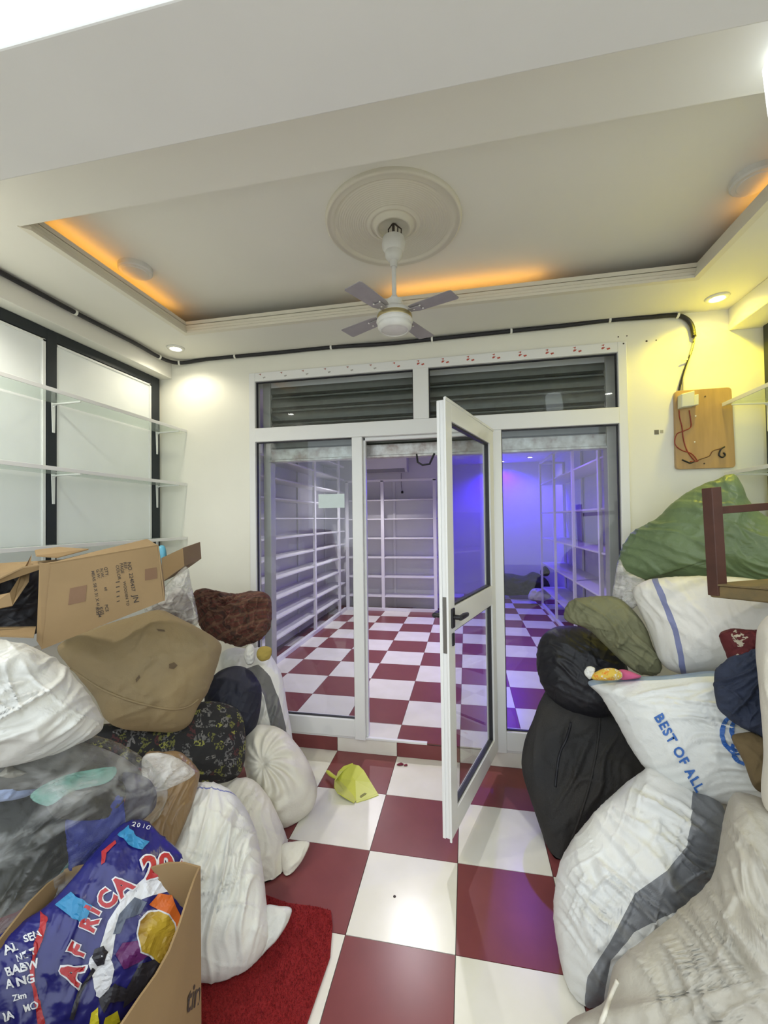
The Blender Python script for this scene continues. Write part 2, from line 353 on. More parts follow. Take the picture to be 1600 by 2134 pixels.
# open door: built in its own frame, hinge axis at H, u along the leaf, n across it
H = Vector((.150, YP-.03, 0)); E_ = Vector((-.103, 1.895, 0)); u = (E_-H); DW = u.length; u.normalize(); n = Vector((u.y, -u.x, 0))   # n points to the left (stockroom side when shut)
if n.x > 0: n = -n
DZ0, DZ1 = .115, 2.065
dr = thing('glass_door', (H.x, H.y, DZ0), 'open white aluminium door with upper and lower glass panes and black lever handle', 'door')
def db(a0, a1, z0, z1, b0=-.022, b1=.022, name='stile', m=None, p=None, bevel=.002):
    return MB().obox(H+u*a0+n*b0+Vector((0, 0, z0)), u*(a1-a0), n*(b1-b0), Vector((0, 0, z1-z0))).build(name, m or m_alu, p or dr, bevel=bevel)
S = .078
db(0, S, DZ0, DZ1); db(DW-S, DW, DZ0, DZ1)
db(S, DW-S, DZ1-.085, DZ1, name='top_rail'); db(S, DW-S, DZ0, DZ0+.095, name='bottom_rail'); db(S, DW-S, 1.015, 1.125, name='lock_rail')
db(DW, DW+.008, DZ0-.008, DZ1+.01, -.024, -.014, name='edge_strip'); db(DW, DW+.006, DZ0, DZ1-.01, .006, .020, name='edge_strip')
db(-.005, DW+.008, DZ1-.002, DZ1+.012, -.026, -.018, name='edge_strip')
db(DW-.001, DW+.003, .93, 1.18, -.013, .005, name='lock_plate', m=mat('worn_steel_plate', (.16, .15, .13), .5, metal=.4))
for z0, z1 in ((DZ0+.095, 1.015), (1.125, DZ1-.085)):
    g = db(S, DW-S, z0, z1, -.003, .003, name='pane', m=m_glass, bevel=0)
    w = .009
    for a0, a1, zz0, zz1 in ((S, S+w, z0, z1), (DW-S-w, DW-S, z0, z1), (S, DW-S, z0, z0+w), (S, DW-S, z1-w, z1)): db(a0, a1, zz0, zz1, -.012, .012, name='seal', m=m_seal, p=g, bevel=0)
def dpt(a, b, z): return H+u*a+n*b+Vector((0, 0, z))
for sgn in (-1, 1):
    hb = db(DW-.062, DW-.026, 1.035, 1.125, sgn*.022, sgn*.031, name='handle', m=m_black, bevel=.006)
    MB().tube([dpt(DW-.044, sgn*.030, 1.085), dpt(DW-.044, sgn*.062, 1.085)], .011, 10).build('spindle', m_black, hb, smooth='auto')
    MB().tube([dpt(DW-.036, sgn*.062, 1.085), dpt(DW-.08, sgn*.064, 1.086), dpt(DW-.13, sgn*.062, 1.082), dpt(DW-.165, sgn*.054, 1.078)], [.012, .013, .011, .008], 10).build('lever', m_black, hb, smooth='auto')
    MB().obox(dpt(DW-.056, sgn*.022, .955), u*.024, n*sgn*.008, Vector((0, 0, .058))).build('keyhole_cover', m_black, dr, bevel=.006)
for z in (.40, 1.78): MB().box((MR0-.004, YP-.030, z-.055), (MR0+.012, YP-.020, z+.055)).build('hinge', m_black, dr, bevel=.002)

# roller shutter, pulled most of the way up, right behind the frame
YSH = 2.86
m_chan = mat('channel_paint', (.55, .54, .50), .45, metal=.2, var=.12, vscale=5)
rs = thing('roller_shutter', (-.27, YSH, 1.96), 'half raised galvanised roller shutter behind the glass with bottom rail and handle', 'shutter')
z = 2.05; k = 0
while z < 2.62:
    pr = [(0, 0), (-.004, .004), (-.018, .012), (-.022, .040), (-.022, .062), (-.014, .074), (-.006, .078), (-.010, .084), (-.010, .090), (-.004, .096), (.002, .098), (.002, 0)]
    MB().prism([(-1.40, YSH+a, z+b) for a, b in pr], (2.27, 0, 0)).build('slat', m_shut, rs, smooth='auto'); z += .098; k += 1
B('bottom_rail', (-1.40, YSH-.03, 1.97), (.87, YSH+.02, 2.05), m_shutrail, rs, .004)
B('rail_lip', (-1.40, YSH-.045, 1.955), (.87, YSH+.02, 1.972), m_shutrail, rs, .003)
hp = [at(868, 946, 'Y', YSH-.04), at(870, 963, 'Y', YSH-.05), at(880, 969, 'Y', YSH-.055), at(895, 967, 'Y', YSH-.055), at(905, 945, 'Y', YSH-.05)]
MB().tube(hp, .007, 8).build('handle', m_black, rs, smooth='auto')
for x0, x1 in ((-1.44, -1.385), (.868, .925)): B('side_channel', (x0, YSH-.04, STEP), (x1, YSH+.04, 2.62), m_chan, rs, .004)
B('wall_back', (-2.26, YP+.14, 2.5), (1.56, YSH+.10, 3.0), m_inwall, bevel=0, kind='structure')

# ------------------------------------------------------------------ wall display racks (black posts, white boards, glass shelves)
def rack(name, label, xw, sgn, xf, posts, ys0, levels, zt, ye=YP-.004):
    t = thing(name, (xw, 2.0, 1.3), label, 'shelving')
    w = lambda a: xw+sgn*a
    for (a, b) in posts: B('post', (w(.003), a, .9), (w(.020), b, zt+.055), m_postblk, t, .001)
    B('top_rail', (w(.003), ys0, zt), (w(.019), posts[-1][1], zt+.058), m_postblk, t, .001)
    edges = [ys0]+[v for p in posts for v in p]
    for a, b in zip(edges[0::2], edges[1::2]):
        if b-a < .05: continue
        B('backing_board', (w(.002), a+.004, .9), (w(.012), b-.004, zt-.004), m_panel, t, .001)
        for yy0, yy1 in ((b-.022, b-.006),): B('edge_strip', (w(.010), yy0, .9), (w(.020), yy1, zt-.004), m_alu, t, .001)
        B('edge_strip', (w(.010), a+.004, zt-.018), (w(.020), b-.006, zt-.006), m_alu, t, .001)
    for z in levels:
        s = B('glass_shelf', (w(.022), ys0, z-.004), (xf-sgn*.006, ye, z+.004), m_shelfglass, t, 0)
        B('edge_strip', (xf-sgn*.006, ys0, z-.010), (xf, ye, z+.010), m_alu, s, .001)
        for (a, b) in posts:
            c = (a+b)/2+.004
            pts = [(w(.021), c-.011, z-.004), (w(.021), c+.011, z-.004), (w(.023), c+.007, z-.165), (w(.023), c-.007, z-.165)]
            br = MB().prism(pts, (sgn*.005, 0, 0)).prism([(w(.021), c-.010, z-.016), (w(.021), c+.010, z-.016), (xf-sgn*.03, c+.004, z-.012), (xf-sgn*.03, c-.004, z-.012)], (0, 0, .008))
            br.add([(w(.023), c-.002, z-.03), (w(.05), c-.002, z-.012), (w(.023), c-.002, z-.012), (w(.023), c+.002, z-.03), (w(.05), c+.002, z-.012), (w(.023), c+.002, z-.012)], [(0, 1, 2), (5, 4, 3), (0, 3, 4, 1)])
            br.build('bracket', m_alu, t, bevel=.001)
    return t
rack('display_rack', 'wall rack of glass shelves on black posts and white boards, left wall', XL, 1, -1.97, [(1.08, 1.13), (1.838, 1.893), (2.60, 2.675)], .6, (2.185, 1.80, 1.415), 2.517)
rack('display_rack', 'wall rack of glass shelves at right wall beside wooden board', XR, -1, 1.42, [(1.2, 1.25), (1.95, 2.0), (2.60, 2.665)], .6, (2.15, 1.762), 2.517, YP-.03)

# ------------------------------------------------------------------ stockroom shelving
def shelving(name, label, loc): return thing(name, loc, label, 'shelving', )
t = shelving('shelving_unit', 'white stockroom shelving along left wall seen through left pane', (-1.9, 4.6, STEP))
for y in (2.99, 5.06, 6.10): B('post', (-1.905, y-.025, STEP), (-1.875, y+.025, 2.48), m_steelw, t); B('rear_post', (-2.118, y-.02, STEP), (-2.100, y+.02, 2.48), m_steelw, t)
for k in range(12): 
    z = .335+k*.203 if k else .335
    if z < 2.5: B('shelf_board', (-2.115, 2.96, z-.009), (-1.885, 6.40, z+.009), m_shelfw, t)
B('base_rail', (-1.905, 2.96, STEP), (-1.865, 6.41, STEP+.045), m_steelw, t)
t = shelving('shelving_unit', 'white stockroom shelving across the back wall beneath the air conditioner', (-1.2, 6.6, STEP))
for x in (-1.86, -1.285, -.47): B('post', (x-.025, 6.43, STEP), (x+.025, 6.46, 2.14), m_steelw, t); B('rear_post', (x-.02+.14, 6.715, STEP), (x+.02+.14, 6.735, 2.14), m_steelw, t)
for z in (.324, .626, .928, 1.231, 1.534, 1.832): B('shelf_board', (-1.88, 6.45, z-.009), (-.45, 6.735, z+.009), m_shelfw, t)
B('base_rail', (-1.885, 6.42, STEP), (-.445, 6.46, STEP+.045), m_steelw, t); B('top_rail', (-1.90, 6.43, 2.12), (-.445, 6.46, 2.155), m_steelw, t)
t = shelving('shelving_unit', 'white open-frame stockroom shelving along right wall in violet light', (1.35, 5.4, STEP))
for y in (3.1, 4.1, 5.06, 6.08, 7.15): B('post', (1.175, y-.022, STEP), (1.205, y+.022, 2.42), m_steelw, t); B('rear_post', (1.525, y-.022, STEP), (1.55, y+.022, 2.42), m_steelw, t)
for z in (.40, .80, 1.20, 1.60, 2.06): B('shelf_board', (1.19, 3.08, z-.009), (1.54, 7.17, z+.009), m_shelfw, t)
B('base_rail', (1.172, 3.08, STEP), (1.208, 7.17, STEP+.045), m_steelw, t); B('top_rail', (1.175, 3.08, 2.39), (1.205, 7.17, 2.42), m_steelw, t); B('top_rail', (1.175, 7.13, 2.39), (1.55, 7.17, 2.42), m_steelw, t)
t = thing('air_conditioner', (-1.26, 6.75, 2.28), 'white split air conditioner high on stockroom back wall', 'air conditioner')
MB().prism([(-1.70, 6.74, 2.28), (-1.70, 6.60, 2.28), (-1.70, 6.52, 2.34), (-1.70, 6.51, 2.50), (-1.70, 6.54, 2.53), (-1.70, 6.74, 2.53)], (.80, 0, 0)).build('body', m_steelw, t, bevel=.01)
MB().obox((-1.66, 6.592, 2.287), (.72, 0, 0), (0, -.065, .045), (0, -.004, -.006)).build('vent_flap', mat('vent_grey', (.35, .35, .36), .5), t)
tag(MB().tube([(-1.02, 6.72, 2.28), (-1.02, 6.70, 2.1), (-1.005, 6.70, 1.98)], .004, 6).lathe([(.0005, 1.99), (.018, 1.985), (.02, 1.95), (.0005, 1.945)], (-1.005, 6.70, 0), 12).build('power_cord', m_black), 'black cord with plug hanging below the air conditioner', 'cord')

# ------------------------------------------------------------------ ceiling fan and plaster rose
FC = (-.297, 1.82)
prof = [(.30, TZ), (.300, TZ-.012), (.290, TZ-.020), (.283, TZ-.013), (.272, TZ-.022), (.262, TZ-.014), (.252, TZ-.010)]
r = .25
while r > .125: prof += [(r, TZ-.010), (r-.004, TZ-.013), (r-.008, TZ-.010)]; r -= .010
prof += [(.115, TZ-.010), (.110, TZ-.016), (.100, TZ-.016), (.098, TZ-.012), (.088, TZ-.014), (.082, TZ-.030), (.072, TZ-.032), (.066, TZ-.022), (.060, TZ-.004), (.0005, TZ-.004)]
rose = thing('ceiling_rose', (FC[0], FC[1], TZ-.03), 'round ribbed plaster ceiling rose above the fan', 'ceiling rose')
MB().lathe(prof, FC, 72).build('rose_disc', m_plaster, rose, smooth=True)
f = thing('ceiling_fan', (FC[0], FC[1], 2.33), 'small white ceiling fan with four grey blades hanging from plaster rose', 'fan')
cxy = FC
MB().tube([(FC[0], FC[1], 2.44), (FC[0], FC[1], 2.76)], .010, 12).build('rod', m_fan, f, smooth='auto')
MB().tube([(FC[0], FC[1], 2.75), (FC[0], FC[1], 2.848)], .006, 8).build('hook', m_ink, f, smooth='auto')
MB().lathe([(.0005, 2.788), (.036, 2.786), (.048, 2.778), (.052, 2.755), (.050, 2.735), (.042, 2.722), (.038, 2.718), (.038, 2.698), (.028, 2.684), (.018, 2.678), (.015, 2.65), (.0005, 2.65)], cxy, 32).build('canopy', m_fan, f, smooth='auto')
MB().lathe([(.0005, 2.52), (.014, 2.52), (.018, 2.51), (.036, 2.50), (.038, 2.462), (.040, 2.46), (.0005, 2.455)], cxy, 32).build('motor_cover', m_fan, f, smooth='auto')
MB().lathe([(.0005, 2.462), (.055, 2.462), (.074, 2.448), (.080, 2.432), (.0005, 2.43)], cxy, 40).build('motor_upper_shell', m_fan, f, smooth='auto')
MB().lathe([(.076, 2.434), (.078, 2.425), (.078, 2.416), (.076, 2.410)], cxy, 40).build('brass_band', m_brass, f, smooth='auto')
MB().lathe([(.0005, 2.412), (.079, 2.412), (.081, 2.404), (.076, 2.398), (.074, 2.394), (.076, 2.390), (.075, 2.380), (.066, 2.368), (.060, 2.365), (.057, 2.369), (.048, 2.366), (.020, 2.362), (.0005, 2.362)], cxy, 40).build('motor_lower_shell', m_fan, f, smooth='auto')
for ang in (-114, -23, 66, 153):
    a = math.radians(ang); d = Vector((math.cos(a), math.sin(a), 0)); s = Vector((-d.y, d.x, 0)); til = math.radians(3)
    s2 = s*math.cos(til)+Vector((0, 0, math.sin(til))); nn = d.cross(s2)
    c0 = Vector((FC[0], FC[1], 2.436))
    pts = [(.085, -.028), (.11, -.037), (.285, -.046), (.292, -.040), (.292, .034), (.285, .042), (.11, .037), (.085, .028)]
    bl = MB().prism([c0+d*p+s2*q+nn*(.004*math.cos(q*40)) for p, q in pts], nn*.003).build('blade', m_blade, f, bevel=.001)
    MB().obox(c0+d*.045-s2*.016-nn*.004, d*.085, s2*.032, nn*.004).build('blade_arm', m_blade, bl, bevel=.001)
    for p, q in ((.10, 0), (.135, .015), (.135, -.015)):
        c = c0+d*p+s2*q-nn*.002; MB().tube([c, c-nn*.003*(1 if nn.z > 0 else -1)], .004, 8).build('screw', m_clip, bl)
for k, (dx, dy) in enumerate(((-.010, .0), (0, .012), (.010, -.004), (.016, .004))):
    MB().tube([(FC[0]+dx*.4, FC[1]+dy*.4, 2.846), (FC[0]+dx*2.2, FC[1]+dy*2.2-.004, 2.82), (FC[0]+dx*2.0, FC[1]+dy*2.0, 2.782)], .003, 6).build('wire', m_ink, f)
# round surface lamps, switched off
for x, lab in ((-1.655, 'round unlit ceiling lamp near left edge of raised ceiling'), (1.125, 'round unlit ceiling lamp near right edge of raised ceiling')):
    t = thing('ceiling_lamp', (x, 1.86, TZ-.03), lab, 'lamp')
    MB().lathe([(.080, TZ), (.080, TZ-.022), (.074, TZ-.028), (.0005, TZ-.028)], (x, 1.86, 0), 40).build('housing', m_fan, t, smooth='auto')
    MB().lathe([(.060, TZ-.0275), (.056, TZ-.031), (.0005, TZ-.032)], (x, 1.86, 0), 40).build('diffuser', mat('opal_diffuser', (.70, .68, .62), .4), t, smooth='auto')
# white tube lamp at the right, only its end in view
t = thing('wall_lamp', (.93, 1.18, 2.60), 'lit white lamp at top right edge of the picture below the ceiling', 'lamp')
pt = at(1598, 100, 'Y', 1.2); pb = at(1610, 205, 'Y', 1.2)
ax = Vector((.0, 0, 1))
MB().tube([pb+Vector((.075, 0, -.12)), pb+Vector((.075, 0, 0)), pt+Vector((.072, 0, -.02)), pt+Vector((.072, 0, .0)), pt+Vector((.072, 0, .012))], [.060, .075, .072, .062, .030], 20).build('bulb', mat('lit_white_bulb', (.9, .97, 1), .4, emit=1.7), t, smooth=True)
MB().tube([pt+Vector((.072, 0, .008)), (pt.x+.072, pt.y, SOF)], .02, 14).build('holder', m_clip, t, smooth='auto')

# ------------------------------------------------------------------ conduit along the ceiling edge
cp = [(-2.075, .95, 2.685), (-2.072, 1.49, 2.688), (-2.070, 1.90, 2.684), (-2.065, 2.30, 2.686), (-2.066, 2.50, 2.680), (-2.05, 2.62, 2.680), (-1.99, 2.672, 2.684)]
cp = [Vector(p) for p in cp] + [at(x, y, 'Y', 2.68) for x, y in ((430, 747), (490, 741), (570, 734), (690, 722), (800, 715), (900, 705), (1065, 688), (1180, 676), (1270, 665), (1350, 659), (1405, 655), (1428, 661), (1441, 676), (1446, 700))]
def smooth(pts, n=5):
    out = []; P = [pts[0]]+list(pts)+[pts[-1]]
    for i in range(1, len(P)-2):
        for k in range(n):
            t_ = k/n; a, b, c, d = P[i-1], P[i], P[i+1], P[i+2]
            out.append(.5*((2*b)+(c-a)*t_+(2*a-5*b+4*c-d)*t_*t_+(3*b-a-3*c+d)*t_**3))
    return out+[pts[-1]]
cs = [p-Vector((0, 0, .006)) for p in smooth(cp)]
tq = thing('cable_conduit', (cp[0]), 'black flexible cable conduit clipped along the ceiling edge', 'conduit')
MB().tube(cs, .0125, 10).build('sleeve', m_cond, tq, smooth=True)
for x, y, ax, v in ((2, 545, 'X', -2.072), (170, 640, 'X', -2.07), (328, 732, 'X', -2.066), (372, 751, 'Y', 2.68), (490, 741, 'Y', 2.68), (690, 722, 'Y', 2.68), (905, 704, 'Y', 2.68), (1065, 688, 'Y', 2.68), (1270, 665, 'Y', 2.68), (1410, 655, 'Y', 2.68)):
    p = at(x, y, ax, v); i = min(range(len(cs)), key=lambda q: (cs[q]-p).length); d = (cs[min(i+1, len(cs)-1)]-cs[max(i-1, 0)]).normalized()
    MB().tube([cs[i]-d*.006, cs[i]+d*.006], .0165, 10).build('clip', m_clip, tq, smooth='auto')
# cables leaving the conduit and running down to the junction board
for off, col in ((0, m_cond), (6, mat('grey_cable', (.45, .42, .30), .5))):
    pts = [at(x+off*.3*(k > 2), y, 'Y', 2.685) for k, (x, y) in enumerate(((1446, 700), (1445, 715), (1438, 740), (1428, 765), (1421, 788), (1415+off, 812), (1414+off, 830)))]
    MB().tube(smooth(pts), .0055, 8).build('cable', col, tq, smooth=True)
MB().tube([at(1436, 748, 'Y', 2.685), at(1420, 752, 'Y', 2.682)], .004, 6).build('clip', m_clip, tq)
# wooden board with junction box
bd = thing('junction_board', at(1464, 978, 'Y', YP), 'varnished wooden board on right wall with junction box and red wires', 'board')
cor = [(1402, 817), (1519, 809), (1528, 975), (1405, 979)]
c3 = [at(x, y, 'Y', YP-.001) for x, y in cor]
pl = []
for k in range(4):
    p, q, s = c3[k-1], c3[k], c3[(k+1) % 4]; e1 = (p-q).normalized(); e2 = (s-q).normalized()
    for a in np.linspace(0, 1, 5): pl.append(q+e1*.022*(1-a)**2+e2*.022*a**2)
MB().prism(pl, (0, -.022, 0)).build('board_plate', m_wood, bd, bevel=.002)
jb = MB().prism([at(1411, 826, 'Y', YP-.023), at(1438, 819, 'Y', YP-.023), at(1438, 850, 'Y', YP-.023), at(1411, 853, 'Y', YP-.023)], (0, -.05, 0)).build('junction_box', mat('box_plastic', (.66, .66, .55), .5), bd, bevel=.004)
MB().prism([at(1437, 827, 'Y', YP-.023), at(1450, 824, 'Y', YP-.023), at(1450, 846, 'Y', YP-.023), at(1437, 848, 'Y', YP-.023)], (0, -.03, 0)).build('box_lid', mat('box_plastic', (.66, .66, .55), .5), jb, bevel=.003)
for k, (mm_, pp) in enumerate(((m_red, ((1415, 855), (1416, 870), (1421, 890), (1424, 915), (1432, 940), (1448, 960), (1455, 960))), (m_red, ((1436, 855), (1439, 875), (1439, 890), (1425, 898), (1410, 905), (1406, 925), (1420, 938), (1440, 945), (1452, 960), (1438, 962))),
                          (mat('brown_wire', (.12, .05, .03), .5), ((1445, 962), (1465, 955), (1478, 950), (1485, 940), (1500, 935), (1510, 931))), (m_black, ((1510, 931), (1502, 936), (1498, 948), (1505, 953), (1511, 948), (1507, 943))), (m_black, ((1421, 958), (1430, 962), (1438, 965), (1446, 962))))):
    MB().tube(smooth([at(x, y, 'Y', YP-.027) for x, y in pp]), .0028 if k < 3 else .004, 6).build('wire', mm_, bd, smooth=True)
for x, y in ((1469, 826), (1467, 966), (1449, 867), (1447, 921)): 
    p = at(x, y, 'Y', YP-.023); MB().tube([p, p-Vector((0, .002, 0))], .004, 8).build('screw', m_ink if y in (826, 966) else m_clip, bd)
tag(MB().box((1.086, YP-.001, 2.005), (1.110, YP, 2.032)).build('wall_sticker', mat('sticker_print', (.16, .15, .12), .6)), 'tiny dark square sticker on wall left of wooden board', 'sticker')
tag(MB().box((1.116, YP-.001, 2.012), (1.133, YP, 2.030)).build('wall_sticker', mat('sticker_grey', (.40, .38, .31), .6)), 'tiny grey square mark right of the dark wall sticker', 'sticker')
for x, y, r, lab in ((1347, 711, .006, 'largest dark drill hole in wall right of the frame corner'), (1367, 709, .004, 'tiny drill hole in wall right of the largest hole'), (1288, 702, .004, 'tiny hole in wall above right end of frame, left of two'), (1306, 700, .004, 'tiny hole in wall above right end of frame, right of two'), (1299, 716, .005, 'dark nail hole at top right corner of white frame')):
    p = at(x, y, 'Y', YP-.0005) if y != 716 else at(x, y, 'Y', YP-.0225); tag(MB().tube([p+Vector((0, .0004, 0)), p-Vector((0, .0006, 0))], r, 8).build('drill_hole', m_ink), lab, 'hole', 'drill holes above right frame corner')

# ================================================================== the heaps: sacks, bags, cloths
def catmull(pts, n):
    P = [np.array(p, float) for p in pts]; m = len(P); out = []
    for i in range(m):
        a, b, c, d = P[i-1], P[i], P[(i+1) % m], P[(i+2) % m]
        for k in range(6):
            t = k/6; out.append(.5*((2*b)+(c-a)*t+(2*a-5*b+4*c-d)*t*t+(3*b-a-3*c+d)*t**3))
    out = np.array(out+[out[0]]); L = np.concatenate([[0], np.cumsum(np.linalg.norm(np.diff(out, axis=0), axis=1))])
    s = np.linspace(0, L[-1], n, endpoint=False)
    return np.stack([np.interp(s, L, out[:, k]) for k in (0, 1)], 1)
def polydist(p, poly):
    """signed distance to a polygon, positive inside (pixels)"""
    best = 1e9; ins = False; n = len(poly)
    for i in range(n):
        a = poly[i]; b = poly[(i+1) % n]; ax, ay = a; bx, by = b
        t = ((p[0]-ax)*(bx-ax)+(p[1]-ay)*(by-ay))/max(1e-9, (bx-ax)**2+(by-ay)**2); t = min(1, max(0, t))
        best = min(best, math.hypot(p[0]-ax-t*(bx-ax), p[1]-ay-t*(by-ay)))
        if (ay > p[1]) != (by > p[1]) and p[0] < (bx-ax)*(p[1]-ay)/(by-ay)+ax: ins = not ins
    return best if ins else -best
def band(line, w):
    """polygon of a band of half-width w around a polyline"""
    L, R = [], []
    for i, p in enumerate(line):
        a = line[max(i-1, 0)]; b = line[min(i+1, len(line)-1)]; d = (b[0]-a[0], b[1]-a[1]); l = math.hypot(*d); nx, ny = -d[1]/l, d[0]/l
        L.append((p[0]+nx*w, p[1]+ny*w)); R.append((p[0]-nx*w, p[1]-ny*w))
    return L+R[::-1]
SURF = {}
def bag(name, out, anchor, bf, bb, m, label=None, cat=None, group=None, parent=None, folds=(.008, 9, 0, 4), lump=(.012, 3.0), ex=2.0, ctr=None, swirl=None, stripe=None, N=150, R=36, seed=0, tilt=0, zmin=.004, fine=.002):
    """a soft body of real depth: a closed outline at one depth, filled out by bf metres to the front and bb to the back, with folds"""
    o2 = catmull(out, N); c = np.array(ctr, float) if ctr else o2.mean(0)
    C0 = at(c[0], c[1], *anchor); nd = ray(c[0], c[1]).normalized()
    if tilt: nd = (nd + Vector((0, 0, -tilt))).normalized()      # lean the body's plane
    D = (C0-CAM)
    def plane(p):
        d = ray(p[0], p[1]); return CAM + d*(D.dot(nd)/d.dot(nd))
    ex_ = nd.cross(Vector((0, 0, 1))).normalized(); ey_ = ex_.cross(nd)
    amp, fr, ang, anis = folds; ca, sa = math.cos(math.radians(ang)), math.sin(math.radians(ang))
    vs = []; pix = []; so = Vector((seed*7.3, seed*3.1, seed*1.7))
    c3 = plane(c)
    if swirl: sw = plane(swirl)
    def disp(p, q):
        d = p-c3; a_, b_ = d.dot(ex_), d.dot(ey_)
        if swirl:
            e = p-sw; sx_, sy_ = e.dot(ex_), e.dot(ey_); rr = math.hypot(sx_, sy_); th = math.atan2(sy_, sx_)
            w = math.sin(th*13+rr*26+3*noise.noise(p*6+so)); w2 = math.sin(rr*95+5*noise.noise(p*5+so)+th*2); return amp*(w*min(1, rr*9)*max(0, 1-rr*3.2) + .55*w2*min(1, rr*4)*(.4+noise.noise(p*7-so))) - .035*math.exp(-(rr/.022)**2)
        al, ac = a_*ca+b_*sa, -a_*sa+b_*ca
        warp = .05*noise.noise(p*5+so)
        f1 = noise.noise(Vector((al*fr*1.7/anis, (ac+warp)*fr*1.7, d.dot(nd)*2))+so); f2 = noise.noise(Vector((al*fr*3.2/anis, (ac+warp*1.5)*fr*3.6, 5))+so)
        f3 = noise.noise(Vector((ac*fr*2.2/anis, (al+warp)*fr*2.2, 9))+so)
        r1 = 1-min(1, abs(f1)*5.5); r2 = 1-min(1, abs(f2)*4.5); r3 = 1-min(1, abs(f3)*7)
        mask = .5+1.3*max(0, noise.noise(p*4+so*2)+.2)
        ridge = (r1*1.7 + r2*.8 + r3*r3*.7 - .75)*mask
        return amp*ridge + lump[0]*1.3*noise.noise(p*lump[1]+so) + .5*lump[0]*noise.noise(p*lump[1]*2.7+so) + fine*noise.noise(p*38+so)
    Mg = max(14, int(math.sqrt(N*R))); o2 = catmull(out, 480)
    def disc(a, b):
        if a == 0 and b == 0: return 0, 0
        if abs(a) > abs(b): r_, ph = a, math.pi/4*(b/a)
        else: r_, ph = b, math.pi/2-math.pi/4*(a/b)
        if r_ < 0: r_, ph = -r_, ph+math.pi
        return r_, ph % (2*math.pi)
    gid = {}
    for side in (0, 1):
        for ia in range(Mg+1):
            for ib in range(Mg+1):
                rim_ = ia in (0, Mg) or ib in (0, Mg)
                if side == 1 and rim_: gid[1, ia, ib] = gid[0, ia, ib]; continue
                r_, ph = disc(2*ia/Mg-1, 2*ib/Mg-1); rr = .35*r_+.65*math.sin(r_*math.pi/2); fi_ = ph/(2*math.pi)*480; k0 = int(fi_) % 480; fr_ = fi_-int(fi_)
                e_ = o2[k0]*(1-fr_)+o2[(k0+1) % 480]*fr_; px = c+(e_-c)*rr
                gid[side, ia, ib] = len(vs); vs.append((plane(px), max(0, 1-rr**ex)**.5, side)); pix.append((px[0], px[1]))
    V = []; size = max((plane(o2[i])-c3).length for i in range(0, 480, 20))
    for (p, h, side) in vs:
        q = p - nd*(bf*h) if side == 0 else p + nd*(bb*h)
        w = disp(q, None); out_ = ((q-c3)*(.5/size) - nd*(1 if side == 0 else -1)*.9*h)
        q = q + out_*w*(.35+.65*h)
        if q.z < zmin+.004: q.z = zmin+(.004 if side == 0 else 0)
        V.append(q)
    F = []
    for side in (0, 1):
        for ia in range(Mg):
            for ib in range(Mg):
                t = (gid[side, ia, ib], gid[side, ia+1, ib], gid[side, ia+1, ib+1], gid[side, ia, ib+1]); F.append(t if side == 0 else t[::-1])
    mb = MB(); mb.v = V; mb.f = F
    o = mb.build(name, m, parent, smooth=True)
    if stripe:
        a = o.data.attributes.new('stripe', 'FLOAT', 'POINT')
        for i, p in enumerate(pix): a.data[i].value = max(polydist(p, s) for s in stripe)
    if label: tag(o, label, cat, group)
    SURF[o.name] = BVHTree.FromPolygons(V, F)
    return o
def hit(o, x, y, lift=.002):
    d = ray(x, y).normalized(); r = SURF[o.name].ray_cast(CAM, d)
    if r[0] is None: return None
    nn = r[1] if r[1].dot(d) < 0 else -r[1]
    return r[0]+nn*lift-d*lift*.5
def decal(name, polys, o, m, parent, lift=.0025, seg=10, sub=None):
    """flat print laid on a bag: outlines (pixels) are filled, cut small and dropped on the surface"""
    b = bmesh.new()
    for poly in polys:
        vs = [b.verts.new((x, y, 0)) for x, y in poly]
        try: b.faces.new(vs)
        except Exception: pass
    bmesh.ops.triangulate(b, faces=b.faces[:])
    return drop(name, b, o, m, parent, lift, seg)
def drop(name, b, o, m, parent, lift, seg):
    for _ in range(5):
        es = [e for e in b.edges if e.calc_length() > seg]
        if not es: break
        bmesh.ops.subdivide_edges(b, edges=es, cuts=1); bmesh.ops.triangulate(b, faces=[f for f in b.faces if len(f.verts) > 3])
    bad = []; off = WL[parent.name]
    for v in b.verts:
        h = hit(o, v.co.x, v.co.y, lift)
        if h is None: bad.append(v)
        else: v.co = h-off
    if bad: bmesh.ops.delete(b, geom=bad, context='VERTS')
    if not b.faces: b.free(); return None
    me = bpy.data.meshes.new(name); b.to_mesh(me); b.free(); me.materials.append(m)
    q = bpy.data.objects.new(name, me); COL.objects.link(q); q.parent = parent; WL[q.name] = off
    return q
def textmesh(txt, bold=0, space=1):
    cu = bpy.data.curves.new('lettering', 'FONT'); cu.body = txt; cu.size = 1; cu.offset = bold; cu.space_character = space; cu.resolution_u = 3
    ob = bpy.data.objects.new('lettering', cu); COL.objects.link(ob); dg = bpy.context.evaluated_depsgraph_get(); dg.update()
    me = bpy.data.meshes.new_from_object(ob.evaluated_get(dg)); bpy.data.objects.remove(ob); return me
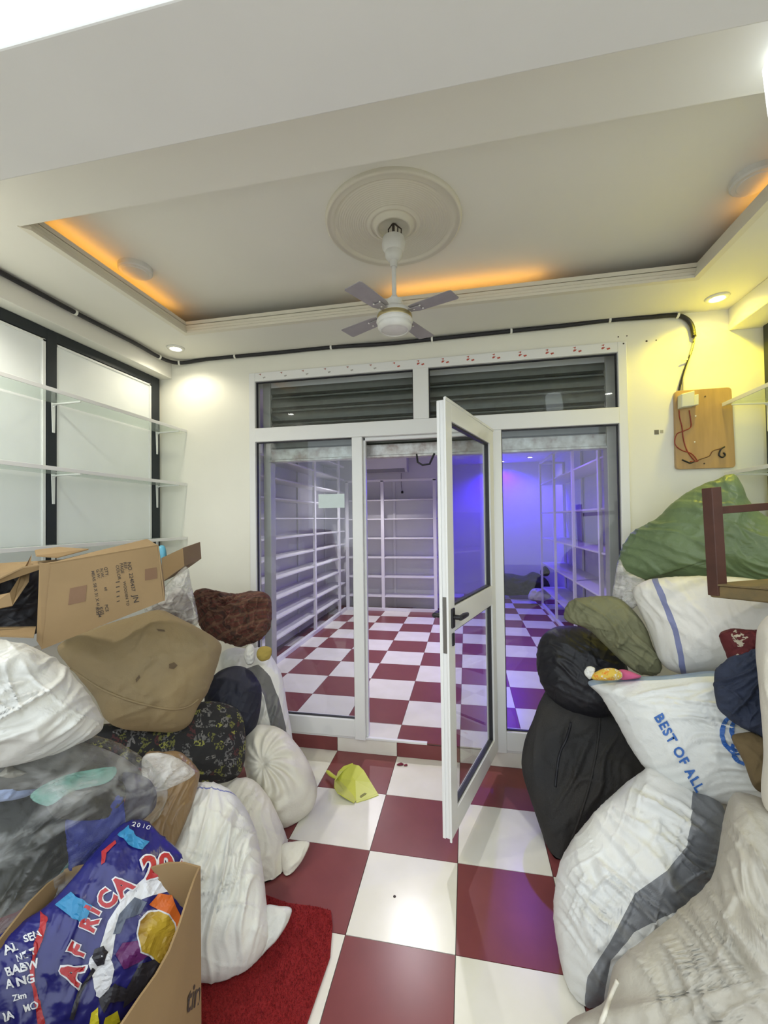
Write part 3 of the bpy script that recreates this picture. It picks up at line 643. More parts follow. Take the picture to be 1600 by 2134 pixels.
def letter(name, txt, x, y, size, ang, o, m, parent, bold=0, lift=.0025, sx=1, seg=9, space=1, aff=None):
    """text on a bag: baseline starts at pixel x, y, letter height about size*.7 px, turned ang degrees clockwise"""
    me = textmesh(txt, bold, space); b = bmesh.new(); b.from_mesh(me); bpy.data.meshes.remove(me)
    a = math.radians(ang)
    for v in b.verts:
        tx, ty = v.co.x*size*sx, -v.co.y*size
        if aff: v.co = Vector((x+v.co.x*aff[0][0]+v.co.y*aff[1][0], y+v.co.x*aff[0][1]+v.co.y*aff[1][1], 0)); continue
        v.co = Vector((x+tx*math.cos(a)-ty*math.sin(a), y+tx*math.sin(a)+ty*math.cos(a), 0))
    bmesh.ops.triangulate(b, faces=b.faces[:])
    return drop(name, b, o, m, parent, lift, seg)
def seam(name, o, line, r, m, parent, lift=.001):
    p = [q for q in (hit(o, x, y, lift) for x, y in smooth2(line)) if q]
    return MB().tube(p, r, 6).build(name, m, parent, smooth=True)
def smooth2(pts, n=5): return [(p.x, p.y) for p in smooth([Vector((a, b, 0)) for a, b in pts], n)]

# cloth materials
sackw = dict(var=.10, vscale=5, bump=.2, bscale=70, crease=.35)
m_sack = mat('woven_white_sack', (.66, .65, .60), .42, **sackw)
m_sackc = mat('cream_woven_sack', (.72, .68, .57), .45, **sackw)
m_sackg = mat('greyed_white_sack', (.46, .43, .36), .5, dirt=(.36, .33, .27), var=.2, vscale=4, bump=.25, bscale=60, crease=.4)
m_tan = mat('tan_canvas', (.31, .225, .11), .8, crease=.35, var=.14, vscale=4, bump=.2, bscale=120, dirt=(.26, .20, .11))
m_navy = mat('navy_nylon', (.011, .012, .028), .65, crease=.35, var=.2, vscale=8, bump=.2, bscale=40)
m_blackn = mat('black_nylon', (.010, .010, .014), .55, crease=.35, var=.2, vscale=8, bump=.2, bscale=40)
m_case = mat('charcoal_canvas', (.018, .018, .019), .75, crease=.35, var=.3, vscale=5, bump=.3, bscale=150, dirt=(.030, .026, .022))
m_green = mat('green_woven_sack', (.17, .24, .11), .42, crease=.35, var=.2, vscale=5, bump=.25, bscale=50)
m_olive = mat('olive_cotton', (.20, .20, .11), .85, crease=.35, var=.2, vscale=7, bump=.2, bscale=90)
m_denim = mat('dark_denim', (.030, .040, .075), .85, crease=.35, var=.25, vscale=40, bump=.2, bscale=200)
m_khaki = mat('khaki_cloth', (.17, .12, .055), .85, crease=.35, var=.2, vscale=8, bump=.2)
m_stripeL = striped('white_sack_grey_band', (.80, .79, .73), (.15, .15, .145), .42)
m_stripeR = striped('white_sack_slate_band', (.73, .73, .70), (.17, .175, .185), .42)
m_stripeB = striped('white_sack_blue_line', (.80, .78, .72), (.22, .24, .42), .45)
m_best = striped('white_sack_blue_hem', (.74, .75, .72), (.30, .38, .48), .42)
m_lineL = striped('white_sack_fine_line', (.80, .79, .72), (.20, .22, .45), .42)
# plaid: woven bands of two directions
def plaid():
    m = mat('maroon_plaid', (.10, .030, .020), .9, bump=.25, bscale=60); nt = m.node_tree; b = nt.nodes['Principled BSDF']
    tc = nt.nodes.new('ShaderNodeTexCoord'); col = None
    last = None
    for rot, cc, sc in (((0, .5, .4), (.17, .09, .055), 17), ((0, -1.0, .4), (.05, .035, .02), 17), ((0, .5, .4), (.03, .02, .015), 7), ((0, -1.0, .4), (.16, .085, .05), 7)):
        mp = nt.nodes.new('ShaderNodeMapping'); mp.inputs['Rotation'].default_value = rot; nt.links.new(tc.outputs['Object'], mp.inputs[0])
        w = nt.nodes.new('ShaderNodeTexWave'); w.inputs['Scale'].default_value = sc*.75; w.inputs['Distortion'].default_value = .35; nt.links.new(mp.outputs[0], w.inputs[0])
        r = nt.nodes.new('ShaderNodeMapRange'); r.inputs[1].default_value = .80; r.inputs[2].default_value = .95; r.inputs[4].default_value = .65; nt.links.new(w.outputs['Fac'], r.inputs[0])
        mx = nt.nodes.new('ShaderNodeMix'); mx.data_type = 'RGBA'; mx.inputs['B'].default_value = (*cc, 1); nt.links.new(r.outputs[0], mx.inputs['Factor'])
        if last: nt.links.new(last, mx.inputs['A'])
        else: mx.inputs['A'].default_value = (.10, .030, .020, 1)
        last = mx.outputs['Result']
    nt.links.new(last, b.inputs['Base Color']); return m
def spots(name, base, cols, scale, thr=.55, rough=.8):
    """printed cloth: scattered coloured cells on a dark ground"""
    m = mat(name, base, rough, bump=.2, bscale=50); nt = m.node_tree; b = nt.nodes['Principled BSDF']
    tc = nt.nodes.new('ShaderNodeTexCoord'); v = nt.nodes.new('ShaderNodeTexVoronoi'); v.inputs['Scale'].default_value = scale; nt.links.new(tc.outputs['Object'], v.inputs[0])
    sp = nt.nodes.new('ShaderNodeSeparateColor'); nt.links.new(v.outputs['Color'], sp.inputs[0])
    r = nt.nodes.new('ShaderNodeValToRGB'); r.color_ramp.interpolation = 'CONSTANT'; els = r.color_ramp.elements
    els[0].position = 0; els[0].color = (*base, 1); els[1].position = thr; els[1].color = (*cols[0], 1)
    for i, c in enumerate(cols[1:]): e = els.new(thr+(1-thr)*(i+1)/len(cols)); e.color = (*c, 1)
    n2 = nt.nodes.new('ShaderNodeTexNoise'); n2.inputs['Scale'].default_value = scale*3; nt.links.new(tc.outputs['Object'], n2.inputs[0])
    g = nt.nodes.new('ShaderNodeMath'); g.operation = 'GREATER_THAN'; g.inputs[1].default_value = .5; nt.links.new(n2.outputs[0], g.inputs[0])
    nt.links.new(sp.outputs[0], r.inputs[0]); mx = nt.nodes.new('ShaderNodeMix'); mx.data_type = 'RGBA'; mx.inputs['A'].default_value = (*base, 1)
    nt.links.new(g.outputs[0], mx.inputs['Factor']); nt.links.new(r.outputs[0], mx.inputs['B']); nt.links.new(mx.outputs['Result'], b.inputs['Base Color']); return m
m_film = film('clear_film', .03, .38, 6)
m_filmw = film('cloudy_film', .30, .75, 10, (.75, .72, .68))

# ---- left heap, back to front
bag('striped_sack', [(460,1365),(485,1350),(520,1352),(545,1350),(566,1368),(588,1410),(598,1470),(608,1530),(610,1575),(570,1610),(510,1600),(470,1500),(455,1420)], ('Y', 2.42), .16, .12, m_stripeL,
    'white woven sack with grey band and open frayed mouth beneath plaid cloth', 'sack', folds=(.010, 8, 70, 3), stripe=[[(512,1398),(538,1388),(562,1412),(580,1460),(592,1510),(602,1560),(570,1565),(560,1500),(548,1450),(532,1418)]], seed=1)
bag('rag', [(538,1352),(552,1346),(566,1352),(562,1372),(545,1378),(535,1368)], ('Y', 2.27), .02, .02, mat('mustard_rag', (.36, .27, .06), .85), 'small mustard yellow rag tucked in mouth of striped sack', 'rag', N=40, R=8, seed=2, folds=(.004, 20, 30, 2), lump=(.004, 12))
bag('rag', [(512,1350),(525,1342),(532,1360),(528,1382),(515,1385),(508,1368)], ('Y', 2.27), .02, .02, m_sack, 'small white rag beside yellow rag at mouth of sack', 'rag', N=40, R=8, seed=3, folds=(.004, 20, 30, 2), lump=(.004, 12))
bag('plaid_bundle', [(402,1238),(425,1226),(450,1230),(490,1236),(520,1232),(548,1233),(564,1246),(567,1285),(560,1316),(530,1338),(490,1346),(445,1328),(415,1302)], ('Y', 2.38), .13, .12, plaid(),
    'crumpled maroon plaid cloth bundle beside the shopfront frame', 'cloth', folds=(.024, 11, 35, 2), lump=(.03, 7), seed=4)
bag('navy_bag', [(425,1450),(448,1405),(488,1388),(522,1398),(544,1432),(542,1480),(530,1520),(500,1540),(450,1535)], ('Y', 2.12), .11, .13, m_navy, 'navy blue bag wedged beside tan canvas bag', 'bag', seed=5, folds=(.008, 9, 60, 3))
tied = bag('tied_sack', [(508,1548),(520,1520),(548,1510),(590,1521),(620,1553),(645,1592),(660,1638),(654,1680),(628,1708),(592,1731),(565,1722),(535,1680),(512,1610)], ('Y', 2.10), .17, .15, m_sackc, 'cream woven sack with twisted tied neck standing on the floor tiles', 'sack', swirl=(548,1592), N=200, R=46, folds=(.017, 9, 0, 3), seed=6)
bag('patterned_bag', [(150,1528),(190,1512),(260,1505),(330,1495),(415,1463),(470,1466),(502,1488),(511,1540),(506,1600),(482,1626),(440,1634),(400,1628),(330,1610),(220,1580)], ('Y', 1.80), .14, .14, spots('graphic_print', (.014, .013, .013), [(.13, .13, .03), (.12, .115, .11), (.07, .02, .02), (.24, .24, .05), (.16, .15, .14)], 34, .5), 'black bag with yellow and grey graphic print beneath tan bag', 'bag', seed=7, folds=(.006, 10, 10, 2), ex=2.6)
tan = bag('canvas_bag', [(122,1348),(200,1310),(280,1284),(330,1271),(366,1284),(420,1313),(458,1340),(456,1372),(436,1436),(412,1475),(396,1508),(366,1526),(310,1524),(255,1519),(220,1500),(195,1452),(155,1400)], ('Y', 1.72), .19, .15, m_tan, 'large stuffed tan canvas bag with piped seam below cardboard box', 'bag', folds=(.006, 7, 20, 2), lump=(.02, 4), ex=2.7, seed=8)
seam('piping', tan, [(148,1392),(180,1415),(215,1437),(260,1456),(310,1470),(360,1478),(392,1472),(414,1456)], .005, m_tan, tan)
for pl_ in ([(352,1384),(362,1380),(370,1386),(362,1394),(352,1392)], [(282,1416),(290,1406),(292,1412),(284,1422)], [(326,1310),(342,1313),(344,1317),(330,1315)]):
    decal('stain', [pl_], tan, mat('dark_stain', (.13, .09, .05), .85), tan)
bag('white_sack', [(-90,1345),(-20,1336),(25,1336),(75,1350),(130,1386),(170,1430),(200,1475),(214,1506),(192,1535),(100,1575),(0,1600),(-90,1600)], ('X', -1.25), .20, .20, m_sack, 'full white woven sack at left edge below cardboard boxes', 'sack', folds=(.016, 9, 28, 5), N=200, R=46, seed=9)
bag('brown_parcel', [(300,1578),(340,1566),(375,1567),(411,1600),(415,1625),(396,1690),(367,1758),(345,1792),(310,1770),(290,1690)], ('Y', 1.40), .08, .08, mat('brown_wrap', (.30, .19, .09), .3, var=.25, vscale=6, bump=.5, bscale=25), 'brown parcel wrapped in glossy plastic beside clear bag', 'parcel', folds=(.008, 14, 70, 3), seed=10)
bag('plastic_wrap', [(296,1580),(330,1568),(372,1580),(406,1606),(396,1622),(360,1640),(330,1650),(300,1640)], ('Y', 1.24), .02, .02, m_filmw, 'cloudy plastic wrap end knotted over brown parcel', 'plastic', N=64, R=12, folds=(.006, 20, 30, 3), seed=11)
bag('white_sack', [(468,1650),(500,1622),(530,1628),(558,1658),(582,1705),(600,1755),(604,1805),(592,1850),(566,1882),(535,1880),(500,1820),(470,1740)], ('Y', 1.80), .15, .15, m_sackc, 'slumped white sack behind larger white sack on the floor', 'sack', folds=(.010, 10, 75, 4), seed=12)
sk = bag('white_sack', [(340,1800),(368,1705),(398,1642),(432,1630),(474,1645),(515,1690),(538,1750),(550,1830),(556,1900),(558,1960),(530,2008),(482,2040),(445,2052),(400,2040),(360,1960)], ('Y', 1.42), .19, .17, m_lineL, 'large white woven sack with thin blue line standing beside red mat', 'sack', folds=(.011, 9, 70, 5), N=200, R=46, lump=(.018, 4), zmin=.018, stripe=[band([(395,1650),(420,1648),(445,1650),(470,1655),(492,1664)], 1.6)], seed=13)
bag('sack_corner', [(535,1910),(556,1886),(582,1888),(608,1893),(600,1922),(580,1955),(552,1985),(530,2004),(526,1960)], ('Y', 1.41), .03, .03, m_sack, zmin=.018, parent=sk, N=56, R=10, folds=(.008, 14, 50, 3), seed=14)
bag('sack_corner', [(585,1765),(612,1753),(645,1754),(634,1786),(616,1812),(594,1832)], ('Y', 1.76), .02, .02, m_sackc, parent=bpy.data.objects['white_sack.001'], N=48, R=8, folds=(.006, 16, 50, 3), seed=15)

# clear bag full of clothes: garments inside a film shell
CA = ('Y', .98); GD = (.062, .004, .026, .014, .016, .046, .030, .010, .036)
shell = bag('clear_plastic_bag', [(-90,1545),(0,1528),(60,1524),(150,1525),(240,1545),(310,1588),(346,1640),(336,1692),(285,1745),(190,1830),(90,1900),(0,1948),(-90,1985)], ('Y', .99), .17, .16, m_film, 'clear plastic bag stuffed with folded clothes on the left heap', 'bag', folds=(.010, 12, 40, 4), seed=30)
for gi, (nm, pts, c_, lab, dz) in enumerate((
    ('garment', [(-80,1640),(-40,1560),(60,1540),(160,1545),(250,1575),(300,1620),(250,1660),(120,1640),(20,1650)], (.20, .19, .175), 'grey garment at top inside the clear plastic bag', .05),
    ('garment', [(60,1660),(110,1625),(180,1605),(240,1600),(225,1630),(150,1650),(100,1680)], (.22, .42, .36), 'pale teal garment inside the clear plastic bag', -.03),
    ('garment', [(-80,1640),(-20,1612),(60,1618),(80,1640),(40,1665),(-40,1670)], (.42, .50, .75), 'pale blue and white garment inside clear plastic bag', -.02),
    ('garment', [(95,1660),(160,1630),(230,1615),(262,1650),(235,1700),(170,1710),(110,1700)], (.045, .038, .032), 'dark brown garment inside the clear plastic bag', -.03),
    ('garment', [(140,1705),(200,1690),(245,1650),(260,1680),(255,1730),(200,1790),(150,1830),(140,1770)], (.03, .04, .22), 'royal blue garment inside the clear plastic bag', -.03),
    ('garment', [(-90,1690),(-30,1645),(50,1650),(110,1680),(150,1720),(150,1800),(100,1860),(10,1910),(-90,1930)], (.055, .055, .045), 'charcoal garment filling lower part of clear plastic bag', -.01),
    ('garment', [(255,1610),(305,1620),(325,1650),(318,1690),(270,1725),(245,1715),(262,1660)], (.10, .09, .115), 'grey violet garment at right inside clear plastic bag', -.01),
    ('garment', [(-20,1620),(10,1592),(50,1600),(62,1612),(30,1622)], (.55, .52, .46), 'off-white garment at left inside clear plastic bag', -.02),
    ('garment', [(140,1800),(180,1760),(230,1730),(262,1738),(200,1795),(140,1845),(110,1850)], (.07, .14, .12), 'dark teal garment edge at bottom of clear bag', .0))):
    g_o = bag(nm, pts, ('Y', CA[1]+dz+.03), .07, .05, mat('garment_cloth', c_, .85, var=.3, vscale=12, bump=.3, bscale=60), lab, 'garment', 'clothes inside the clear plastic bag', N=64, R=12, folds=(.008, 12, random.randint(0, 90), 2), lump=(.01, 8), seed=20+int(c_[0]*1000))
    for v in g_o.data.vertices:                        # keep the garment behind the film
        p = v.co+g_o.location; d = (p-CAM).normalized(); r_ = SURF[shell.name].ray_cast(CAM, d)
        if r_[0] is not None and (p-CAM).length < r_[3]+GD[gi]+.012: v.co = r_[0]+d*(GD[gi]+.014*abs(noise.noise(Vector((p.x*9, p.y*9, p.z*26))+Vector((gi*5, 0, 0))))+.004*noise.noise(p*60))-g_o.location

# cardboard carton in the foreground with a printed blue bag standing in it
def sheet(p, m, name, parent, th=.005):
    p = [Vector(q) for q in p]; nn = (p[1]-p[0]).cross(p[2]-p[0]).normalized()*th
    return MB().prism(p, nn).build(name, m, parent)
zt = .60
a1 = at(418, 1805, 'Z', zt); a2 = at(256, 2128, 'Z', zt); dirv = (a2-a1).normalized(); a2 = a1+dirv*.42; lf = Vector((dirv.y, -dirv.x, 0)); lf = lf if lf.x < 0 else -lf
b1, b2 = a1+lf*.36, a2+lf*.36
fc = thing('cardboard_carton', Vector(((a1.x+b2.x)/2, (a1.y+b2.y)/2, 0)), 'open cardboard carton in front left holding a printed blue bag', 'box')
dn = Vector((0, 0, -zt+.004))
def wall4(p, q, name='side_panel', bow=.02):
    # a slightly bowed corrugated panel
    n_ = 8; vs = []
    out = Vector(((q-p).y, -(q-p).x, 0)).normalized()
    cen = (a1+a2+b1+b2)/4
    if out.dot((p+q)/2-cen) < 0: out = -out
    for i in range(n_+1):
        t = i/n_; c_ = p+(q-p)*t; bw_ = bow*math.sin(math.pi*t)
        for z_ in (0, 1):
            for s_ in (0, .005): vs.append(Vector((c_.x, c_.y, 0))+out*(bw_*(1 if z_ else .3)-s_)+Vector((0, 0, (zt+(.012*math.sin(t*9)))*z_ + .004*(1-z_))))
    fs = []
    for i in range(n_):
        k = i*4; j = k+4; fs += [(k, j, j+2, k+2), (k+1, k+3, j+3, j+1), (k+2, j+2, j+3, k+3), (k, k+1, j+1, j)]
    fs += [(0, 2, 3, 1), (n_*4, n_*4+1, n_*4+3, n_*4+2)]
    return MB().add(vs, fs).build(name, m_card, fc, smooth='auto')
sp = wall4(a1, a2); wall4(b1, b2); wall4(a1, b1, bow=.008); wall4(a2, b2, bow=.0)
MB().prism([Vector((p.x, p.y, .004)) for p in (a1, a2, b2, b1)], (0, 0, .006)).build('bottom_panel', m_card, fc)
SURF['carton_side'] = BVHTree.FromPolygons([v+WL[sp.name] for v in (Vector(q.co) for q in sp.data.vertices)], [tuple(p.vertices) for p in sp.data.polygons])
class _S: name = 'carton_side'
letter('lettering', 'tin', 386, 2112, 62, 0, _S, m_ink, sp, bold=.02, lift=.002, aff=((27, -20), (9, -78)))
bl = bag('printed_bag', [(-90,2020),(-20,1962),(40,1922),(95,1888),(150,1832),(200,1772),(250,1720),(300,1708),(335,1738),(378,1780),(386,1850),(402,1905),(352,2008),(270,2108),(200,2190),(60,2240),(-90,2250)], ('Y', .86), .06, .10, mat('blue_print_plastic', (.022, .022, .19), .25, var=.35, vscale=7, bump=.35, bscale=22, spec=.6), 'shiny dark blue plastic bag printed with red letters and football scene', 'bag', folds=(.007, 14, 55, 3), lump=(.008, 6), ex=3.2, seed=31)
inkR = mat('red_print', (.42, .025, .03), .35); inkW = mat('white_print', (.72, .72, .74), .35); inkG = mat('gold_print', (.62, .42, .04), .3, var=.5, vscale=22, dirt=(.28, .15, .02)); inkK = mat('dark_print', (.03, .028, .035), .4)
inkO = mat('orange_print', (.65, .14, .02), .35); inkY = mat('yellow_print', (.75, .65, .03), .35); inkP = mat('violet_print', (.13, .02, .13), .35); inkS = mat('slate_print', (.10, .12, .17), .35)
tapeB = mat('sky_blue_tape', (.03, .22, .42), .4)
# background shapes of the print
decal('print_arc', [[(205,1985),(225,1920),(262,1862),(300,1830),(345,1822),(372,1842),(378,1865),(350,1858),(318,1866),(280,1880),(255,1905),(240,1950),(232,2000)]], bl, inkW, bl, .0015)
decal('print_shade', [[(235,1947),(248,1905),(280,1870),(306,1880),(292,1905),(262,1915),(250,1945)]], bl, inkS, bl, .0022)
decal('print_flame', [[(310,1885),(330,1862),(358,1866),(366,1890),(382,1920),(360,1960),(350,1920),(335,1900)]], bl, inkO, bl, .0022)
decal('print_glow', [[(240,1990),(258,2020),(290,2005),(318,1985),(290,1960),(255,1965)]], bl, inkP, bl, .0020)
g_ = [(287+0, 1945), (292, 1920), (308, 1903), (330, 1900), (350, 1908), (362, 1925), (368, 1955), (352, 1995), (332, 2008), (312, 1990), (295, 1982)]
decal('print_gold_rim', [[(x+(x-328)*.08, y+(y-1950)*.08) for x, y in g_]], bl, inkW, bl, .0026); decal('print_gold_ball', [g_], bl, inkG, bl, .0034)
decal('print_player', [[(188,1996),(205,1975),(225,1978),(230,1998),(238,2020),(232,2050),(215,2085),(200,2075),(192,2035),(185,2010)]], bl, inkW, bl, .0028)
decal('print_head', [[(192,1995),(198,1978),(214,1972),(224,1985),(218,2008),(202,2012)]], bl, inkK, bl, .0036)
decal('print_arm', [[(192,2015),(198,2020),(170,2070),(152,2125),(146,2122),(160,2068)]], bl, inkK, bl, .0036); decal('print_shorts', [[(205,2082),(238,2050),(268,2062),(258,2085),(228,2090),(216,2112)]], bl, inkK, bl, .0036)
decal('print_arm', [[(262,2062),(290,2010),(320,1998),(340,2012),(310,2058),(280,2080),(255,2100)]], bl, inkK, bl, .0032)
decal('print_leg', [[(190,2110),(205,2098),(206,2134),(186,2134)], [(218,2120),(244,2105),(250,2134),(216,2134)]], bl, inkY, bl, .0038)
decal('print_stripe', [[(84,1900),(100,1912),(88,1960),(72,2000),(72,2050),(86,2100),(96,2140),(80,2140),(70,2080),(62,2020),(70,1970),(84,1930)]], bl, inkR, bl, .0026)
decal('print_stripe', [[(212,1775),(240,1752),(243,1758),(222,1778),(218,1798),(211,1802)]], bl, inkR, bl, .0026)
decal('tape', [[(115,1888),(150,1860),(190,1888),(174,1926),(146,1910)]], bl, tapeB, bl, .005); decal('tape', [[(244,1742),(268,1722),(282,1744),(310,1756),(294,1772),(270,1766),(256,1748)]], bl, tapeB, bl, .005)
for ch, x, y, ang, sz in (('A', 160, 2055, -68, 62), ('F', 170, 1996, -66, 48), ('R', 193, 1945, -66, 46), ('I', 204, 1908, -62, 44), ('C', 224, 1898, -52, 50), ('A', 252, 1872, -42, 54), ('2', 304, 1832, -16, 62), ('0', 334, 1823, -10, 58), ('1', 358, 1822, 20, 46), ('0', 366, 1835, 50, 40)):
    letter('lettering_edge', ch, x, y, sz, ang, bl, inkW, bl, bold=.095, lift=.0040); letter('lettering', ch, x, y, sz, ang, bl, inkR, bl, bold=.04, lift=.0052)
for tx, x, y, sz, ang in (('AL', 12, 1990, 26, -22), ('SEN', 52, 1966, 22, -22), ('NE T', 36, 2005, 20, -22), ('BABW', 14, 2034, 25, -16), ('A NG', 14, 2060, 25, -14), ('Zim', 28, 2086, 18, -14), ('IA', 10, 2128, 25, -20), ('MO', 50, 2110, 20, -20)):
    letter('lettering', tx, x, y, sz, ang, bl, inkW, bl, bold=.03, lift=.003)
for k in range(4): letter('lettering', '2010'[k], 274+k*10, 1722+k*2, 13, 20, bl, inkW, bl, bold=.01, lift=.003)
# red doormat on the floor
q = [at(x, y, 'Z', .0) for x, y in ((560, 1880), (690, 1906), (694, 1935), (630, 2160), (420, 2200), (440, 2050))]
q = [Vector((-.93, 1.62, 0)), at(600, 1888, 'Z', 0), at(660, 1896, 'Z', 0), at(690, 1904, 'Z', 0), at(693, 1935, 'Z', 0), at(688, 2000, 'Z', 0), Vector((-.50, 1.10, 0)), Vector((-.93, 1.05, 0))]
md = MB().prism([p+Vector((0, 0, .003)) for p in q], (0, 0, .012)).build('doormat', m_mat, bevel=.004); tag(md, 'red carpet doormat with rough backing edge on the floor', 'mat')
pv = []; pf_ = []; qp = [(p.x, p.y) for p in q]
while len(pf_) < 9000:
    x, y = random.uniform(-.94, -.48), random.uniform(1.04, 1.64)
    if polydist((x, y), qp) < .003: continue
    a = random.uniform(0, 6.28); k = len(pv); h_ = random.uniform(.004, .008); dx, dy = random.uniform(-.003, .003), random.uniform(-.003, .003)
    pv += [(x-.0016*math.cos(a), y-.0016*math.sin(a), .0145), (x+.0016*math.cos(a), y+.0016*math.sin(a), .0145), (x+dx, y+dy, .0145+h_)]; pf_.append((k, k+1, k+2))
pm = MB(); pm.v = [Vector(v) for v in pv]; pm.f = pf_; pile = pm.build('carpet_pile', m_mat, md); pile['kind'] = 'stuff'

# ---- cardboard boxes on top of the left heap
def quad_prism(pts, d, m, name, parent): return MB().prism(pts, d).build(name, m, parent)
cb = thing('printed_carton', at(210, 1330, 'Y', 1.440), 'worn brown carton printed with black shipping text on top of tan bag', 'box')
F_ = [at(107, 1176, 'Y', 1.278), at(328, 1138, 'Y', 1.548), at(341, 1252, 'Y', 1.512), at(86, 1354, 'Y', 1.224)]    # printed face, clockwise from top left
face = MB(); nx_, nz_ = 10, 6; grid = []
for j in range(nz_+1):
    for i in range(nx_+1):
        a_, b_ = i/nx_, j/nz_; p = (F_[0]*(1-a_)+F_[1]*a_)*(1-b_)+(F_[3]*(1-a_)+F_[2]*a_)*b_; grid.append(p+Vector((.006, -.012, 0))*math.sin(a_*math.pi)*math.sin(b_*math.pi)+Vector((0, .004, 0))*noise.noise(p*9))
bk = Vector((-.003, .005, 0)); ng = len(grid)
face.v = grid+[p+bk for p in grid]
for j in range(nz_):
    for i in range(nx_):
        k = j*(nx_+1)+i; face.f += [(k, k+1, k+nx_+2, k+nx_+1), (ng+k, ng+k+nx_+1, ng+k+nx_+2, ng+k+1)]
rim = [i for i in range(nx_+1)]+[(j+1)*(nx_+1)-1 for j in range(1, nz_+1)]+[nz_*(nx_+1)+i for i in range(nx_-1, -1, -1)]+[j*(nx_+1) for j in range(nz_-1, 0, -1)]
face.f += [(rim[k], rim[(k+1) % len(rim)], ng+rim[(k+1) % len(rim)], ng+rim[k]) for k in range(len(rim))]
SURF['carton_face'] = BVHTree.FromPolygons(grid, [f_ for f_ in face.f if max(f_) < ng])
fo = face.build('front_panel', m_card, cb, smooth='auto')
class _C: name = 'carton_face'
bdp = Vector((-.24, .16, .03)); hor = (F_[1]-F_[0])
top = [F_[0], F_[1], F_[1]+Vector((-.16, .13, .02)), F_[0]+Vector((-.10, .13, .0))]
sheet(top, m_card, 'top_panel', cb); bo = [F_[3]+Vector((.0, .006, .004)), F_[2]+Vector((0, .006, .004)), F_[2]+Vector((-.16, .20, .02)), F_[3]+Vector((-.12, .20, .02))]
sheet(bo, m_cardin, 'bottom_panel', cb); sheet([top[3], top[2], bo[2], bo[3]], m_cardin, 'back_panel', cb); sheet([F_[1], F_[2], bo[2], top[2]], m_card, 'end_panel', cb)
sheet([F_[0]+Vector((-.004, .006, 0)), F_[3]+Vector((-.004, .006, 0)), at(76, 1335, 'Y', 1.233), at(82, 1172, 'Y', 1.260)], m_card, 'side_flap', cb)
sheet([top[0]+Vector((0, .02, 0)), top[3], at(0, 1176, 'Y', 1.400), at(-70, 1205, 'Y', 1.35), at(-70, 1240, 'Y', 1.20), at(0, 1207, 'Y', 1.220), at(48, 1184, 'Y', 1.25)], m_card, 'top_flap', cb)
sheet([at(66, 1155, 'Y', 1.34), at(60, 1212, 'Y', 1.29), at(26, 1262, 'Y', 1.22), at(-40, 1275, 'Y', 1.16), at(-40, 1248, 'Y', 1.18), at(20, 1235, 'Y', 1.22), at(42, 1200, 'Y', 1.27)], m_card, 'torn_flap', cb)
sheet([at(75, 1308, 'Y', 1.278), at(-60, 1310, 'Y', 1.224), at(-60, 1325, 'Y', 1.125), at(70, 1330, 'Y', 1.170)], m_card, 'bottom_flap', cb)
sheet([at(72, 1148, 'Y', 1.458), at(120, 1142, 'Y', 1.440), at(184, 1146, 'Y', 1.458), at(120, 1163, 'Y', 1.350), at(75, 1160, 'Y', 1.296)], m_card, 'top_flap', cb)
decal('tape', [[(302,1186),(334,1181),(336,1204),(302,1210)]], _C, m_tape, fo, .001); decal('tape', [[(146,1226),(181,1219),(178,1253),(142,1261)]], _C, m_tape, fo, .001)
for tx, x, y, sz, ang in (('JN', 276, 1241, 16, 79), ('NO. 2240437', 265, 1172, 11, 81), ('REF.', 257, 1172, 9, 81), ('PAGE', 249, 1174, 9, 81), ('COLOR', 241, 1178, 9, 81), ('WOODEN TO', 256, 1212, 8, 81), ('QTY.', 217, 1182, 9, 81), ('N.W.', 208, 1185, 9, 81), ('G.W.', 200, 1187, 9, 81), ('MEAS. 58 X 31 X 41.0 CM', 190, 1190, 9, 81), ('PCS', 218, 1260, 9, 81), ('KGS', 208, 1265, 9, 81), ('KGS', 199, 1266, 9, 81), ('60', 217, 1224, 8, 81)):
    letter('lettering', tx, x, y, sz, ang, _C, m_ink, fo, bold=.012, lift=.0012, sx=1.0)
for k in range(5): decal('ruled_line', [[(241+k*.6, 1213+k*10), (249, 1211+k*10), (249, 1213+k*10), (241+k*.6, 1215+k*10)], ], _C, m_ink, fo, .0012)
bag('black_filling', [(-80,1210),(-10,1196),(50,1180),(84,1190),(86,1300),(60,1325),(0,1328),(-80,1332)], ('Y', 1.40), .05, .05, m_blackn, 'added black filling for the dark inside of printed carton', 'bag', folds=(.010, 9, 30, 3), seed=43)  # black body added to darken the open carton's inside
# second open box behind it
g2 = thing('open_carton', at(360, 1215, 'Y', 2.05), 'smaller open brown carton behind printed carton holding something blue', 'box')
Q = [at(336, 1163, 'Y', 1.98), at(381, 1142, 'Y', 2.02), at(384, 1180, 'Y', 2.02), at(339, 1212, 'Y', 1.98)]
sheet(Q, m_card, 'front_panel', g2); dq = Vector((-.05, .22, .02)); sheet([Q[1], Q[1]+dq, Q[2]+dq, Q[2]], m_cardin, 'end_panel', g2)
sheet([Q[0]+dq, Q[1]+dq, Q[2]+dq, Q[3]+dq], m_cardin, 'back_panel', g2); sheet([Q[3], Q[2], Q[2]+dq, Q[3]+dq], m_cardin, 'bottom_panel', g2)
sheet([Q[0], Q[3], Q[3]+dq, Q[0]+dq], m_cardin, 'end_panel', g2)
bag('blue_packet', [(330,1140),(343,1138),(348,1160),(350,1190),(345,1204),(338,1200),(330,1165)], ('Y', 2.08), .02, .02, mat('light_blue_plastic', (.12, .42, .58), .4), 'small light blue packet inside the open carton', 'packet', N=32, R=6, seed=40, folds=(.003, 20, 0, 2), lump=(.003, 9))
